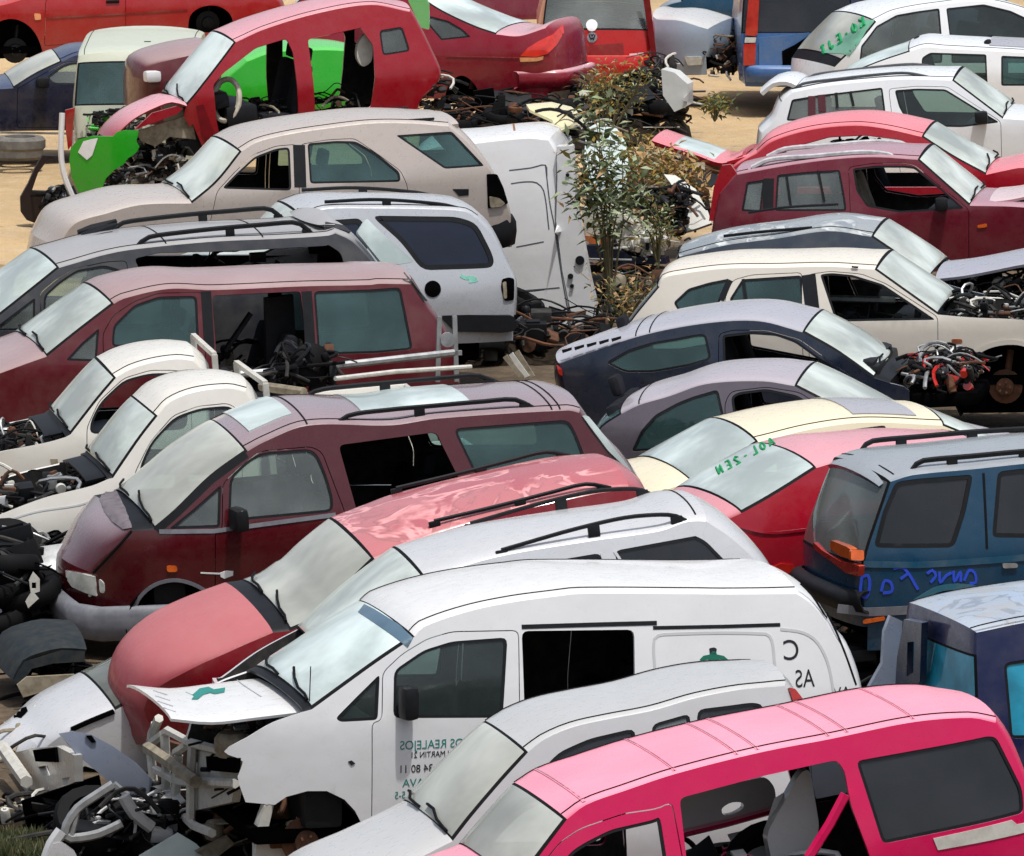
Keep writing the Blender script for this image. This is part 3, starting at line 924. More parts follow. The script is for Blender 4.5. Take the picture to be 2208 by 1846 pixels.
# ================================================================== white lettered van
c = Car('panel_van', "white panel van with mirrored green lettering and a torn-out front grille", 'van', ('l 1040,690', 1.16),
    [('nohood', "k 1390,1165 1345,1020 1375,935 1270,880 1400,800 1550,712 1720,652"), ('cowl', "k 1765,640"), ('ws', "l 120,500 300,370 510,228"),
     ('roof', "l 560,175 800,90 1050,36 1300,2 i 1450,1104 2100,1106 j 400,1108 810,1104"),
     ('tail', "j 880,1150 960,1235 1040,1370 m 1090,300 1150,450 1180,600 1190,800 1190,1000")],
    WHITE, yaw=15, W=1.80, zb=1.15, tum=.15, sill=.30, tf=.10, glassws=RW,
    bot="m 1190,1100 300,1250 l 255,1330 k 2080,1400 2060,1310 2010,1215 1950,1150 1850,1102 1740,1102 1620,1135 1555,1180",
    doors=[dict(o="l 262,1340 265,715 322,700 325,430 440,322 580,238 720,197 1100,190 1106,640 1106,1340", w=[("l 388,690 392,420 560,305 720,255 1035,232 1010,660 995,688", 'g', .05)], handle=None),
           dict(o="l 1115,196 1752,188 1756,700 1756,1340 1115,1340", name='sliding_door', gone=1)],
    wins=[("l 62,690 180,570 312,440 300,700 90,712", 'g', .03)], seats=True)
c.strip('hood', c.Y("k 968,692 1200,712 1460,684 1712,654", -.72), .72, WHITE, .02, .03)
H = [p for p in c.grid[0]]
xf = min(p[0] for p in c.pts) + .12
# radiator support: bars traced on the front plane
def bars(c, name, x, lst, r, mat, dx=0.0):
    b = MB()
    for st in lst:
        p = c.X(st, x); b.tube([(x + dx * random.Random(st).uniform(-1, 1), y, z) for y, z in p], r, 0, 6)
    return b.build(name, mat, c.e)
bars(c, 'radiator_support', xf, ["k 830,850 950,760 1080,830 1270,880", "k 840,860 980,960 1120,1050 1330,1060", "k 870,1060 980,1180 1100,1300 1200,1340", "k 880,720 850,860 870,1070",
    "k 930,760 940,930 940,1130", "k 1010,900 1000,1020 990,1190", "k 1090,840 1080,1000 1080,1290", "k 900,690 860,780 850,860", "k 880,980 990,1040 1090,1060", "k 980,960 1000,880 1060,840"], .035, DIRTYWHITE)
bars(c, 'bumper_bar', xf - .12, ["k 840,860 960,940 1110,1050"], .05, TAN)
c.xface('radiator', "k 880,800 1080,860 1090,1260 880,1060", xf + .14, RUST, .05)
c.xface('headlight_surround', "k 1085,870 1370,900 1372,1000 1330,1060 1310,1165 1090,1215", xf + .05, DIRTYWHITE, .06, .0, None, ["k 1165,905 1340,915 1335,1000 1170,985"])
c.clutter('engine', (xf + .15, -.55, .55), (xf + .75, .6, .98), 70, 3)
b = MB(); (x, z), = c.Y("k 1310,770", -.45); b.lathe((x, -.45, z - .12), (0, 0, 1), [(.0, .13), (.09, .12), (.12, .08), (.125, -.0), (.10, -.05), (0, -.05)], 0, 14); b.build('air_filter_box', TAN, c.e)
for (st) in ("m 10,420 8,240 60,215 640,212 672,250 690,400",): c.ribbon('panel_pressing', curve(c.S(st), .05), .02, LTGREY, .003)
c.ribbon('panel_pressing', curve(c.S("m 720,185 850,205 930,260 990,380 1025,560"), .05), .02, LTGREY, .003)
c.ribbon('panel_seam', c.S("m 0,178 400,170 720,160"), .025, TRIM, .003)
c.ribbon('door_track', c.S("l 1115,172 1500,160 1880,150"), .03, TRIM, .004)
c.ribbon('panel_seam', curve(c.S("j 835,1045 900,1110 985,1240 m 985,90 1075,290 1150,500"), .06), .014, RUBBER, .003)
c.mirror("l 455,590", TRIM, (.12, .16, .24), .10)
c.text('door_lettering', "LOS REALEJOS", "l 425,868", .088, TEALINK, xs=.9)
c.text('door_lettering', "C/ SAN MARTIN 21", "l 485,915", .060, BLACKINK, xs=.85)
c.text('door_lettering', "922 34 80 11", "l 418,1000", .078, BLACKINK, xs=.9)
c.text('door_lettering', "LA OROTAVA", "l 440,1078", .080, TEALINK, xs=1.0)
c.text('door_lettering', "Tfno 922 32 5-5", "l 395,1145", .072, TEALINK, xs=.85)
c.text('side_lettering', "C", "m 735,360", .20, BLACKINK, xs=.9)
c.text('side_lettering', "AS", "m 805,515", .175, BLACKINK, xs=.75)
c.text('side_lettering', "AV", "m 1020,578", .11, BLACKINK, xs=1.0)
c.decal('emblem', "m 265,355 285,335 320,328 335,310 350,310 362,328 400,336 425,358 420,366 375,352 362,378 325,378 312,352 275,368", plain("dark green emblem", (.01, .14, .09, 1), .5, var=.1), .006, h=.3)
c.decal('emblem', "m 318,295 330,290 345,288 360,296 356,326 322,326", BLACKINK, .006, h=.3)
c.decal('side_marker_light', "k 1970,935 1990,928 2010,945 1988,957", BLACKINK, h=.3)
c.hub("k 1760,1410", .22, .17, RUST)
# green and grey prints on the raised hood
c.skin('hood_emblem', "k 1050,545 1090,560 1130,525 1180,515 1210,530 1275,520 1270,545 1215,555 1190,548 1150,560 1120,585 1085,585 1100,565", TEALINK, .006, 0, .003, 3)
c.skin('hood_emblem', "k 945,478 975,468 1000,480 1006,500 985,515 960,500", BLACKINK, .006, 0, .003, 3)
GP = plain("faded grey print", (.48, .49, .52, 1), .5)
for i in range(4): c.skinlines('hood_lettering', ["k %d,%d %d,%d" % (868 + 12 * i, 535 + 30 * i, 945 + 16 * i, 560 + 32 * i)], .005, GP, .003)
c.skinlines('hood_lettering', ["k 1215,440 1310,455 1380,505 1480,570"], .005, GP, .003)
c.xface('headlight_hole', "k 1165,905 1340,915 1335,1000 1170,985", xf - .04, BLACKHOLE, .03)
c.rod('antenna', [(c.S("k 1765,690")[0][0], -.80, c.S("k 1765,690")[0][1]), (c.S("k 1775,610")[0][0], -.79, c.S("k 1800,400")[0][1])], .004, RUBBER)
c.clutter('wheel_well_scrap', (c.S("k 1600,1300")[0][0], -.6, .25), (c.S("k 2000,1300")[0][0], .3, .85), 34, 8, [RUST, RUBBER, RUST, TRIM, TAN])
c.wiper(0)
c.skin('shade_band', "l 225,45 300,85 420,160 500,235 470,290 380,220 280,150 190,90", glass("blue shade band", (.10, .22, .36, 1), .45, (.16, .28, .38, 1)), .004, 0, .003)

# ================================================================== silver wagon with black rails
c = Car('estate_car', "silver white estate with black roof rails behind the lettered van", 'car', ('i 1900,740', 1.50),
    [('front', "i -450,1900 -470,1760"), ('nohood', "i -430,1760 -200,1640 52,1520"), ('ws', "i 300,1262 577,1020"),
     ('roof', "i 700,975 1000,890 1500,806 1900,748 j 200,694 300,694"),
     ('tail', "j 450,795 620,965 720,1150 760,1400 760,1600")],
    SILVERW, yaw=11, tilt=7, roll=1, z0=.62, W=1.58, zb=.95, tum=.26,
    wins=[("i 860,1090 1000,980 1100,950 1565,872 1600,1150 860,1180", 'd', .05), ("i 1640,860 2100,776 j 240,776 300,805 445,955 480,1150 i 1700,1150", 'd', .05)], gutter=False)
c.rail("i 1000,857 1100,828 1400,742 1700,673 1900,656 1990,664 2050,692", .60, .016, TRIM, (0.02, .55, .97), drop=.09)
for st in ("i 1565,872 1590,945", "i 1640,862 1700,950"): c.ribbon('pillar_edge', c.S(st), .02, SILVERW, .006)
c.rooflines(["j 230,694"], 'roof_seam', .012)

# ================================================================== red wagon with peeling roof
c = Car('estate_car', "faded red estate with peeling roof lacquer and smooth pink hood", 'car', ('i 280,1000', 1.38),
    [('front', "k 930,800 890,765"), ('hood', "k 850,725 815,640 890,520 1100,402 1310,308 1545,206"), ('cowl', "k 1640,196"), ('ws', "k 1750,150 h 1840,1195 i 30,1180 130,1060 282,906"),
     ('roof', "i 450,835 620,765 1000,660 1500,545 1720,512"), ('tail', "i 1800,560 1850,700 1900,900 1900,1100")],
    REDPEEL, yaw=15, tilt=9, roll=5, z0=.08, W=1.68, zb=.93, tum=.28, tf=.34, hoodmat=REDFADE, glassws=WSD, crown={'front': .3, 'hood': .09, 'roof': .06},
    wins=[("i 300,1000 450,905 600,830 900,760 900,1000 300,1100", 'g')], gutter=False)
c.rail("i 620,692 800,650 1040,592 1300,525 1480,483 1620,505", .56, .016, TRIM, (.02, .5, .97), drop=.05)
c.wiper(0)
b = MB(); b.disc(c.grid[max(2, int(len(c.pts) * .03))][8] + Vector((0, 0, .0)), (-.7, 0, .5), .03, .02, 0, 12); b.build('hood_badge', ALU, c.e)
c.strip('cowl_panel', c.S("k 1560,212 1690,186"), .66, TRIM, .02, .03)
c.slab('inner_wing', c.Y("k 1100,425 1300,330 1600,215 1660,230 1400,420 1100,470", -.78), -.78, .03, DIRTYWHITE)

# ================================================================== maroon people carrier
c = Car('people_carrier', "maroon people carrier with black roof rails and grey front bumper", 'van', ('h 1212,742', 1.06),
    [('front', "h 600,1280 570,1170 550,1090 530,985"), ('hood', "h 610,880 745,748"), ('cowl', "h 878,742"), ('ws', "h 1000,640 1200,445 1402,297"),
     ('roof', "h 1500,242 1740,152 i 380,150 640,112 1380,66 1440,80"),
     ('tail', "i 1520,200 1620,310 1730,425 1800,560 1830,760 1830,1000")],
    MAROON, yaw=14, tilt=4, roll=2, W=1.80, zb=1.0, tum=.24, tf=.34, glassws=WSD, glassrw=RW, crown={'front': .22, 'hood': .10, 'ws': .12, 'roof': .06},
    doors=[dict(o="h 1212,1300 1214,752 1255,738 1258,480 1340,400 1470,295 1760,268 1825,300 1900,500 1955,640 1985,1300", w=[("h 1290,695 1300,445 1400,350 1480,306 1750,283 1800,318 1850,440 1885,560 1885,640", 'p', .06)]),
           dict(o="i 78,262 632,188 660,250 770,470 790,700 200,700 150,520", name='sliding_door', gone=1, far=1)],
    wins=[("h 955,738 1100,620 1252,485 1245,728", 'p', .03), ("i 725,168 1380,118 1425,200 1500,400 1500,470 870,470", 't', .07)],
    arches=["h 715,1420 730,1260 785,1125 870,1055 985,1028 1090,1050 1180,1105 1250,1190 1300,1300 1310,1420"])
c.skin('headlight', "h 388,972 460,985 543,1003 553,1112 490,1092 422,1062 392,1020", CLEARLENS, .03, 0, .04)
c.lamp('corner_lamp', "h 556,1015 585,1040 590,1100 562,1095", CLEARLENS)
c.lamp('indicator_light', "h 940,945 1000,945 1003,978 945,980", ORANGELENS, .012)
c.bumper(-1, c.S("h 700,1370")[0][1], c.S("h 720,1180")[0][1], GREYPL, 'front_bumper', .16, .75, out=.06, rise=.12)
c.mirror("h 1330,665", TRIM, (.12, .24, .19), .14)
c.rail("i -20,205 40,165 130,97 340,65 600,41 900,15 1080,5 1180,52", .62, .02, TRIM, (0.03, .52, .97), drop=.10)
c.roofpanel("d 1440,1330", "d 1700,1275", 'sunroof', RW, 5, 13)
c.roofpanel("e 250,1285", "e 860,1215", 'sunroof', RW, 5, 13)
c.rooflines(["d 1745,1262", "e 1290,1185", "e 1330,1180"], 'roof_seam', .014, 1, 15)
c.lamp('rear_window', "i 1452,90 1490,95 1600,230 1730,400 1780,480 1745,430 1600,290", RW, .02)
c.ribbon('wheel_arch_lip', curve(c.S("h 735,1245 790,1122 875,1052 985,1026 1090,1048 1185,1104 1250,1180"), .05), .03, GREYPL, .012)
c.decal('badge', "h 1245,985 1280,972 1320,975 1318,1000 1270,1018 1248,1008", WHITEINK, h=.3)
c.ribbon('badge_line', c.S("h 1135,985 1245,990"), .012, WHITEINK, .004)
c.ribbon('door_moulding', c.S("h 900,750 1210,748 1560,700 1900,655"), .035, GREYPL, .008)
c.wiper(0)
c.skin('cowl_panel', "h 640,492 680,560 715,640 745,735 700,742 640,700 595,640 568,570 585,525", plain('faded mauve plastic', (.17, .145, .16, 1), .6), .012, 0, .01)
c.skinlines('hood_seam', ["h 528,985 590,920 660,845 745,748"], .012, RUBBER, .002)
c.ribbon('pillar_trim', c.S("h 885,745 1000,648 1200,455 1395,312"), .06, TRIM, .003)
c.hub("h 985,1230", .25, .15, RUST)
# ================================================================== two white pickups
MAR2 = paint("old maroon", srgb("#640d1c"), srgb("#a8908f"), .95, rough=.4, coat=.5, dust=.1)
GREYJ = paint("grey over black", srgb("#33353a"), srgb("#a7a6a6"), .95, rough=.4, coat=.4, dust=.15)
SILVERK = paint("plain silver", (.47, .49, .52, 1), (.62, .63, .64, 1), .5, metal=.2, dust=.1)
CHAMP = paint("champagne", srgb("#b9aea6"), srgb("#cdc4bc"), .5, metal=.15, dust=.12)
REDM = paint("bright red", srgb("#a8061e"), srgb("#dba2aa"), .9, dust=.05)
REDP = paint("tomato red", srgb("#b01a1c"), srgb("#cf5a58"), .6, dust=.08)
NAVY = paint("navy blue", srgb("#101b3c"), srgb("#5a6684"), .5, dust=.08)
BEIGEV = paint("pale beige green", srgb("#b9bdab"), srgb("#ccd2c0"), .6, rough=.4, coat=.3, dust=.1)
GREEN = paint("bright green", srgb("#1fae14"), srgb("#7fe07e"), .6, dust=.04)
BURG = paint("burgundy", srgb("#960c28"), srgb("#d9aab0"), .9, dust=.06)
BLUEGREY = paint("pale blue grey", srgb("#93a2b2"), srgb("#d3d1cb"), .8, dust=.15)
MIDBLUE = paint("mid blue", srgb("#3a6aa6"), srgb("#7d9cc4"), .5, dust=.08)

def pickup(label, at_, ws, roof, rear, hood, door, win, gone, **kw):
    c = Car('pickup_truck', label, 'pickup', at_,
        [('nohood', hood), ('cowl', ws[0]), ('ws', ws[1]), ('roof', roof), ('tail', rear)],
        CREAMW, W=1.58, zb=.98, tum=.20, sill=.3, glassws=WS, doors=[dict(o=door, w=[(win, 'p' if not gone else 'o', .08)])], gutter=True, **kw)
    x0 = c.ends[0]
    (xw, zw), = c.S(ws[0])
    c.clutter('engine', (x0 + .1, -.56, .5), (xw - .12, .60, zw - .06), 150, 21 + len(label))
    c.strip('cowl_panel', c.S(hood.split()[0] + ' ' + hood.split()[-1] + ' ' + ws[0].split()[-1]) if False else [(xw - .22, zw - .015), (xw - .02, zw + .01)], .64, TRIM, .02, .03)
    c.wiper(0)
    # cargo bed behind the cab
    xb = c.ends[1] + .05; L = 2.0
    q = MB(); q.box((xb + L / 2, 0, .66), (L, 1.54, .05), 0)
    for sg in (-1, 1): q.box((xb + L / 2, sg * .77, .84), (L, .04, .36), 0, None, .01)
    q.box((xb + L - .02, 0, .84), (.04, 1.5, .36), 0, None, .01)
    q.build('cargo_bed', CREAMW, c.e)
    q = MB(); zt = max(p[1] for p in c.pts)
    for sg in (-1, 1): q.tube([(xb + .06, sg * .70, .66), (xb + .06, sg * .70, zt + .02)], .035, 0, 4)
    for zz in (zt + .02, zt - .28): q.tube([(xb + .06, -.70, zz), (xb + .06, .70, zz)], .03, 0, 4)
    q.build('headboard_frame', DIRTYWHITE, c.e)
    return c
p2 = pickup("cream white pickup beside the maroon people carrier, engine bay open, door glass in place", ('h 700,640', .98),
    ("h 640,448", "h 720,330 800,215 893,96"), "d 960,1150 1100,1092 1290,1070 1385,1090", "d 1430,1160 1450,1330 1460,1700",
    "h -260,900 -240,760 0,655 250,560 520,492 610,455", "h 745,900 760,420 800,340 850,240 980,92 1120,40 1290,22 1350,60 1370,300 1370,900",
    "h 790,385 850,250 985,103 1130,53 1290,38 1340,72 1345,300 1340,430 800,430", False, yaw=12, tilt=5, z0=-.06, arches=["h 80,1050 100,900 160,815 250,765 330,742 370,800 390,900 400,1050"])
c = p2
c.ribbon('wing_crease', curve(c.S("h 0,700 200,640 450,600 560,560"), .06), .015, LTGREY, .004)
p1 = pickup("cream white pickup with bare door opening and black wiper, next to the crumpled maroon van", ('d 480,1380', .98),
    ("d 400,1330", "d 470,1240 560,1125 657,1010"), "d 740,962 860,925 1000,905 1090,915", "d 1150,985 1165,1200 1170,1500",
    "d -330,1560 -320,1500 0,1430 280,1372 372,1345", "d 480,1700 490,1290 560,1140 700,1010 850,965 1000,965 1075,990 1085,1200 1085,1700",
    "d 510,1262 565,1150 700,1022 850,983 1000,983 1058,1002 1062,1300 510,1330", True, yaw=10, tilt=4, z0=.0)
c = p1
c.rod('antenna', [(*c.S("d 290,1415")[0][:1], -.76, c.S("d 290,1415")[0][1]), (*c.S("d 280,1330")[0][:1], -.76, c.S("d 280,1330")[0][1])], .006, RUBBER)
c.decal('side_marker_light', "h 285,340 325,340 330,365 290,368", TAN, h=.3)

# poles and planks lying across the pickups
def pole(name, label, cat, st, z, r, mat, z2=None, n=8):
    pts = []
    pr = parse(st)
    for i, (_, px, py, zz) in enumerate(pr):
        t = i / max(1, len(pr) - 1); pts.append(at(px, py, z + ((z2 if z2 is not None else z) - z) * t))
    o_ = pts[0]; b = MB(); b.tube([p - o_ for p in pts], r, 0, n)
    o = b.build(name, mat); o.location = o_
    return tag(o, label, cat)
pole('metal_pole', "long silver pole lying across the truck beds in front of the maroon van", 'pole', "d 1340,992 e 60,942 730,868", 1.22, .035, ALU, 1.30)
pole('wooden_plank', "pale beige plank lying behind the people carrier roof", 'plank', "d 1480,1058 1720,1092", 1.25, .045, TAN)
pole('metal_pole', "thin pale pole with hooked end above the people carrier roof", 'pole', "e 60,1015 400,975 830,948", 1.5, .022, DIRTYWHITE)
f = Frame('scrap_bundle', "dark bundle of scrap on the pickup bed", 'scrap', ('d 1800,1060', 1.2), yaw=10)
f.clutter('scrap', (-.24, -.2, 1.1), (.26, .2, 1.42), 34, 4, [TRIM, RUBBER, RUST, TRIM, RUBBER, INNER], big=.2)
b = MB(); b.lathe((.05, 0, 1.3), (.3, -1, .2), [(0, -.1), (.16, -.1), (.2, -.03), (.2, .05), (.12, .1), (0, .1)], 0, 14); b.build('drum', RUBBER, f.e)
f = Frame('metal_bracket', "grey steel bracket standing at the end of the silver pole", 'bracket', ('e 770,940', 1.25), yaw=10)
b = MB()
for dx in (-.09, .09): b.tube([(dx, 0, 1.0), (dx * .8, 0, 1.62)], .03, 0, 4)
b.tube([(-.12, 0, 1.27), (.14, 0, 1.27)], .03, 0, 4); b.disc((0, -.03, 1.40), (0, 1, 0), .07, .05, 0, 12)
b.build('bracket', ALU, f.e)
f = Frame('slatted_panel', "beige slatted panel leaning behind the people carrier", 'panel', ('e 1100,1000', 1.25), yaw=-10)
for k in range(3):
    p = f.Y("e %d,%d %d,%d %d,%d %d,%d" % (1008 + k * 33, 895 - k * 14, 1030 + k * 33, 880 - k * 14, 1128 + k * 30, 1000, 1100 + k * 30, 1010), k * .02)
    f.slab('slat', p, k * .02, .03, [TAN, DIRTYWHITE, TAN][k])

# ================================================================== crumpled maroon van
c = Car('minivan', "maroon minivan with a buckled roof and bent front, teal rear side glass", 'van', ('d 560,925', 1.02),
    [('front', "d -560,1500 -540,1250"), ('hood', "d -300,1090 0,985 150,930 265,890"), ('ws', "d 450,742 645,592"),
     ('roof', "d 700,562 950,507 1200,513 1720,492 2100,484 e 300,478 490,480"),
     ('tail', "e 560,590 640,700 720,845 760,1100 770,1300")],
    MAR2, yaw=14, tilt=1, W=1.78, zb=1.0, tum=.2, glassws=WS, glassrw=RW, crown={'roof': .09},
    doors=[dict(o="d 575,1350 580,760 640,655 760,575 900,528 1150,525 1160,1350", w=[("d 632,835 640,715 760,598 900,550 1115,546 1128,835", 't', .05)])],
    wins=[("d 372,912 460,815 562,728 548,918", 'p', .03), ("d 1775,520 2100,510 e 430,497 500,850 300,870 d 1800,880", 't', .05)],
    opens=["d 1198,545 1700,520 1722,700 1722,1250 1235,1250"])
c.clutter('interior_scrap', (c.S("d 1250,900")[0][0], -.4, .4), (c.S("d 1700,900")[0][0], .5, 1.0), 26, 5, [TRIM, INNER, TAN, CLOTH, RUBBER])
c.rod('seat_belt', [(c.S("d 1480,640")[0][0], -.3, 1.35), (c.S("d 1330,780")[0][0], -.35, 1.0)], .03, TRIM)
c.slab('pillar_trim', c.Y("d 1500,560 1660,540 1680,900 1510,930", -.35), -.35, .08, TRIM)
c.slab('seat_back', rounded(c.Y("d 1600,930 1710,780 1730,1000 1650,1010", -.6), .05), -.6, .12, TAN)
c.lamp('rear_window', "e 445,405 500,470 560,560 585,575 520,500", SG, .02)
c.ribbon('pillar_trim', c.S("d 1165,520 1185,850"), .10, TRIM, .004)
c.ribbon('pillar_trim', c.S("d 1735,520 1760,900"), .10, TRIM, .004)
c.wiper(0)

# ================================================================== grey and black people carrier
c = Car('people_carrier', "grey roofed black people carrier with roof rails and debris on its front roof", 'van', ('d 240,640', 1.05),
    [('front', "d -900,1300 -880,1150"), ('hood', "d -600,880 -170,770"), ('ws', "d 0,655 190,505 335,388"),
     ('roof', "d 430,360 600,312 760,283 1200,240 1600,222 1860,205 e 60,192"),
     ('tail', "e 150,235 250,340 330,450 400,560 440,760 440,1000")],
    GREYJ, yaw=14, tilt=4, W=1.80, zb=1.0, tum=.22, z0=.15, glassws=RW, glassrw=RW, crown={'roof': .06},
    doors=[dict(o="d 225,1100 225,530 320,450 420,390 600,352 720,345 730,1100", w=[("d 245,675 248,545 330,470 430,402 590,372 690,400 690,540 690,680", 'p', .05)])],
    wins=[("d -50,745 60,660 200,555 195,740", 'p', .03)],
    opens=["d 760,335 900,302 1350,290 1850,262 e 20,255 90,300 130,420 d 800,420"])
c.rail("d 762,290 800,240 845,213 1000,190 1250,163 1500,142 1655,130 1700,140 1765,195", .66, .024, TRIM, (.02, .55, .97), drop=.10)
c.strip('spoiler', c.S("d 1900,215 1985,190 e -20,150 70,150"), .66, GREYJ, .05, .07)
for st in ("d 960,272", "d 1500,226"): c.rooflines([st], 'roof_seam', .014, 2, 14)
c.lamp('rear_window', "e 180,185 235,105 300,170 400,260 505,350 420,365 320,360", RW, .03)
c.clutter('interior_scrap', (c.S("d 1250,330")[0][0], -.5, 1.0), (c.S("d 1650,330")[0][0], .2, 1.4), 12, 9, [TRIM, INNER, TAN, RUBBER])

# ================================================================== silver off-roader with navy window
c = Car('off_road_car', "silver off-road car with navy side glass and dark round fuel flap", 'car', ('e 620,640', .78),
    [('front', "d 200,1300 210,1100"), ('hood', "d 300,900 700,600"), ('ws', "b -300,1420 -120,1230"),
     ('roof', "b 0,1185 250,1180 600,1185 800,1200 862,1240"),
     ('tail', "e 945,205 1040,400 1072,460 1076,560 1070,655")],
    SILVERK, yaw=13, tilt=0, W=1.72, zb=1.0, tum=.22, z0=.1, sill=.45, trim=.05,
    wins=[("e 262,92 750,98 860,135 945,300 960,352 945,388 552,402 430,240", 'n', .09), ("b -60,1640 -20,1250 200,1235 240,1300 240,1640", 'n', .05)])
c.rail("b 0,1143 300,1130 650,1155 760,1180 825,1208", .58, .018, TRIM, (.42, .97), drop=.06)
c.lamp('tail_light', "e 1005,450 1040,440 1072,448 1070,570 1020,575 1000,500", BLACKHOLE, .012)
c.lamp('tail_light', "e 1005,470 1025,460 1030,560 1012,560", TAN, .02)
c.side('fuel_flap', [(c.S("e 612,507")[0][0] + .085 * math.cos(t), c.S("e 612,507")[0][1] + .085 * math.sin(t)) for t in [k * math.pi / 10 for k in range(20)]], BLACKHOLE, off=.006, solid=.01, inner=None)
c.ribbon('paint_mark', curve(c.S("e 770,430 800,445 830,440 860,456 815,462"), .03), .035, plain("pale green mark", (.25, .6, .48, 1), .5), .004)
c.slab('lower_bumper', rounded(c.Y("e 640,655 800,650 1070,655 1078,740 1000,752 730,745", -.80), .05), -.86, .3, TRIM)
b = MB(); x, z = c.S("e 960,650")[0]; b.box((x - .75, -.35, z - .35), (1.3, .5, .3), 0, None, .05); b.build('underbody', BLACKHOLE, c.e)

# ================================================================== champagne off-roader
c = Car('off_road_car', "champagne off-road car with roof rails below the stripped red car", 'car', ('a 1700,1060', 1.02),
    [('front', "a 290,1600 330,1400"), ('hood', "a 420,1270 600,1210 800,1160 1085,1152"), ('ws', "a 1230,1030 1368,858"),
     ('roof', "a 1450,808 1600,768 1800,735 2100,700 b 500,700 700,716"),
     ('tail', "b 830,830 940,975 1000,1110 1040,1200 1050,1400")],
    CHAMP, yaw=14, tilt=4, W=1.74, zb=1.0, tum=.26, z0=.72, glassws=WS, glassrw=RW, crown={'hood': .06, 'roof': .06},
    doors=[dict(o="a 1130,1500 1225,1085 1330,970 1430,875 1560,825 1680,815 1690,1500", w=[("a 1255,1068 1335,985 1440,888 1560,842 1640,832 1650,1080", 'o', .05)]),
           dict(o="a 1705,1500 1700,815 1850,790 b 170,782 300,870 430,965 470,1050 480,1400", name='rear_door', w=[("a 1755,1040 1740,812 1900,798 b 175,800 290,865 425,975 430,1030", 't', .04)])],
    wins=[("b 402,766 720,744 905,940 680,956", 't', .03)],
    arches=[])
c.rail("a 1500,795 1560,770 1700,742 2100,697 b 150,706 470,682 620,672", .62, .014, TRIM, (.03, .5, .97), drop=.04)
c.lamp('tail_light', "b 918,985 975,985 1010,1060 1038,1150 1000,1170 925,1180", BLACKHOLE, .015)
c.lamp('tail_light', "b 930,1110 985,1120 1020,1150 1000,1168 935,1175", TAN, .03)
c.bumper(1, c.S("b 1040,1400")[0][1], c.S("b 950,1230")[0][1], TRIM, 'rear_bumper', .05, .55, out=.05)
c.strip('spoiler', c.S("b 690,716 770,705"), .62, CHAMP, .05, .05)
c.ribbon('pillar_trim', c.S("a 1692,820 1700,1060"), .13, TRIM, .004)
c.decal('side_marker', "b 725,1070 815,1070 815,1105 760,1110", TRIM, h=.3)
c.wiper(0)

# ================================================================== stripped red car
c = Car('compact_car', "stripped bright red car without doors, standing over the champagne off-roader", 'car', ('a 1700,660', .62),
    [('nohood', "a 1075,720 1040,650 1060,592"), ('ws', "a 1200,420 1335,240"),
     ('roof', "a 1500,165 1800,75 2100,28 b 480,68"),
     ('tail', "b 530,160 600,300 650,420 630,470 540,565 500,700")],
    REDM, yaw=15, tilt=5, W=1.64, zb=1.0, tum=.26, z0=.75, sill=.4, glassws=RW, seats=False, crown={'roof': .06},
    bot="b 300,640 a 1780,680 1260,860 1160,870 1090,700",
    opens=["a 1205,480 1262,415 1450,270 1622,218 1660,300 1690,655 1255,830 1225,680", "a 1742,222 2050,155 b 205,160 275,255 285,450 262,610 a 1785,660"],
    wins=[("b 308,172 440,150 485,290 328,315", 'p', .05)])
c.strip('front_wing', c.S("a 625,790 665,735 745,665 860,605 960,572 1045,595"), .80, REDM, .02, .04, y1=.1)
c.slab('wing_edge', c.Y("a 760,735 860,640 1000,600 1035,615 1000,645 880,690", -.80), -.81, .03, REDM)
c.slab('inner_wing', c.Y("a 770,745 860,715 960,685 1080,650 1110,790 960,775 880,830 800,800", -.62), -.62, .04, TAN)
c.decal('door_hinge', "a 1110,600 1150,590 1230,800 1180,860 1140,760", plain("dark red", srgb("#7a0414"), .5), h=.3)
c.clutter('engine', (c.S("a 640,950")[0][0], -.6, c.S("a 1100,1050")[0][1]), (c.S("a 1100,950")[0][0], .4, c.S("a 900,830")[0][1]), 90, 17)
(x, z), = c.Y("a 1265,560", -.35)
ax = Vector((-.55, -.75, .35)).normalized(); u = ax.cross(Vector((0, 0, 1))).normalized(); w_ = ax.cross(u)
b = MB(); b.tube([Vector((x, -.5, z)) + (u * math.cos(k * math.pi / 12) * .17 + w_ * math.sin(k * math.pi / 12) * .26) for k in range(25)], .035, 0, 7, False)
b.build('steering_wheel', plain("cream plastic", (.55, .5, .4, 1), .6), c.e)
q = MB(); q.box((x + .15, 0, z - .2), (.4, 1.3, .25), 0, None, .06); q.build('dashboard', TRIM, c.e)
for y_ in (-.38, .38):
    q = MB(); seat_mesh(q, c.S("a 1560,560")[0][0] + .1, y_, c.S("a 1700,660")[0][1] - .15, -1); q.build('seat', CLOTH, c.e)
c.slab('airbag', rounded(c.Y("b 235,180 275,240 270,350 215,385 180,330 185,250", -.55), .08), -.55, .10, DIRTYWHITE)
c.clutter('interior_scrap', (c.S("a 1300,700")[0][0], -.5, c.S("a 1300,780")[0][1]), (c.S("b 240,560")[0][0], .5, c.S("a 1300,640")[0][1]), 50, 31, [TRIM, INNER, CLOTH, TAN, TRIM, RUST])
c.clutter('rear_scrap', (c.S("b 560,520")[0][0], -.7, c.S("b 600,640")[0][1]), (c.S("b 700,520")[0][0], .3, c.S("b 650,440")[0][1]), 24, 32, [TRIM, INNER, REDM, DIRTYWHITE, TRIM])
c.wiper(0)

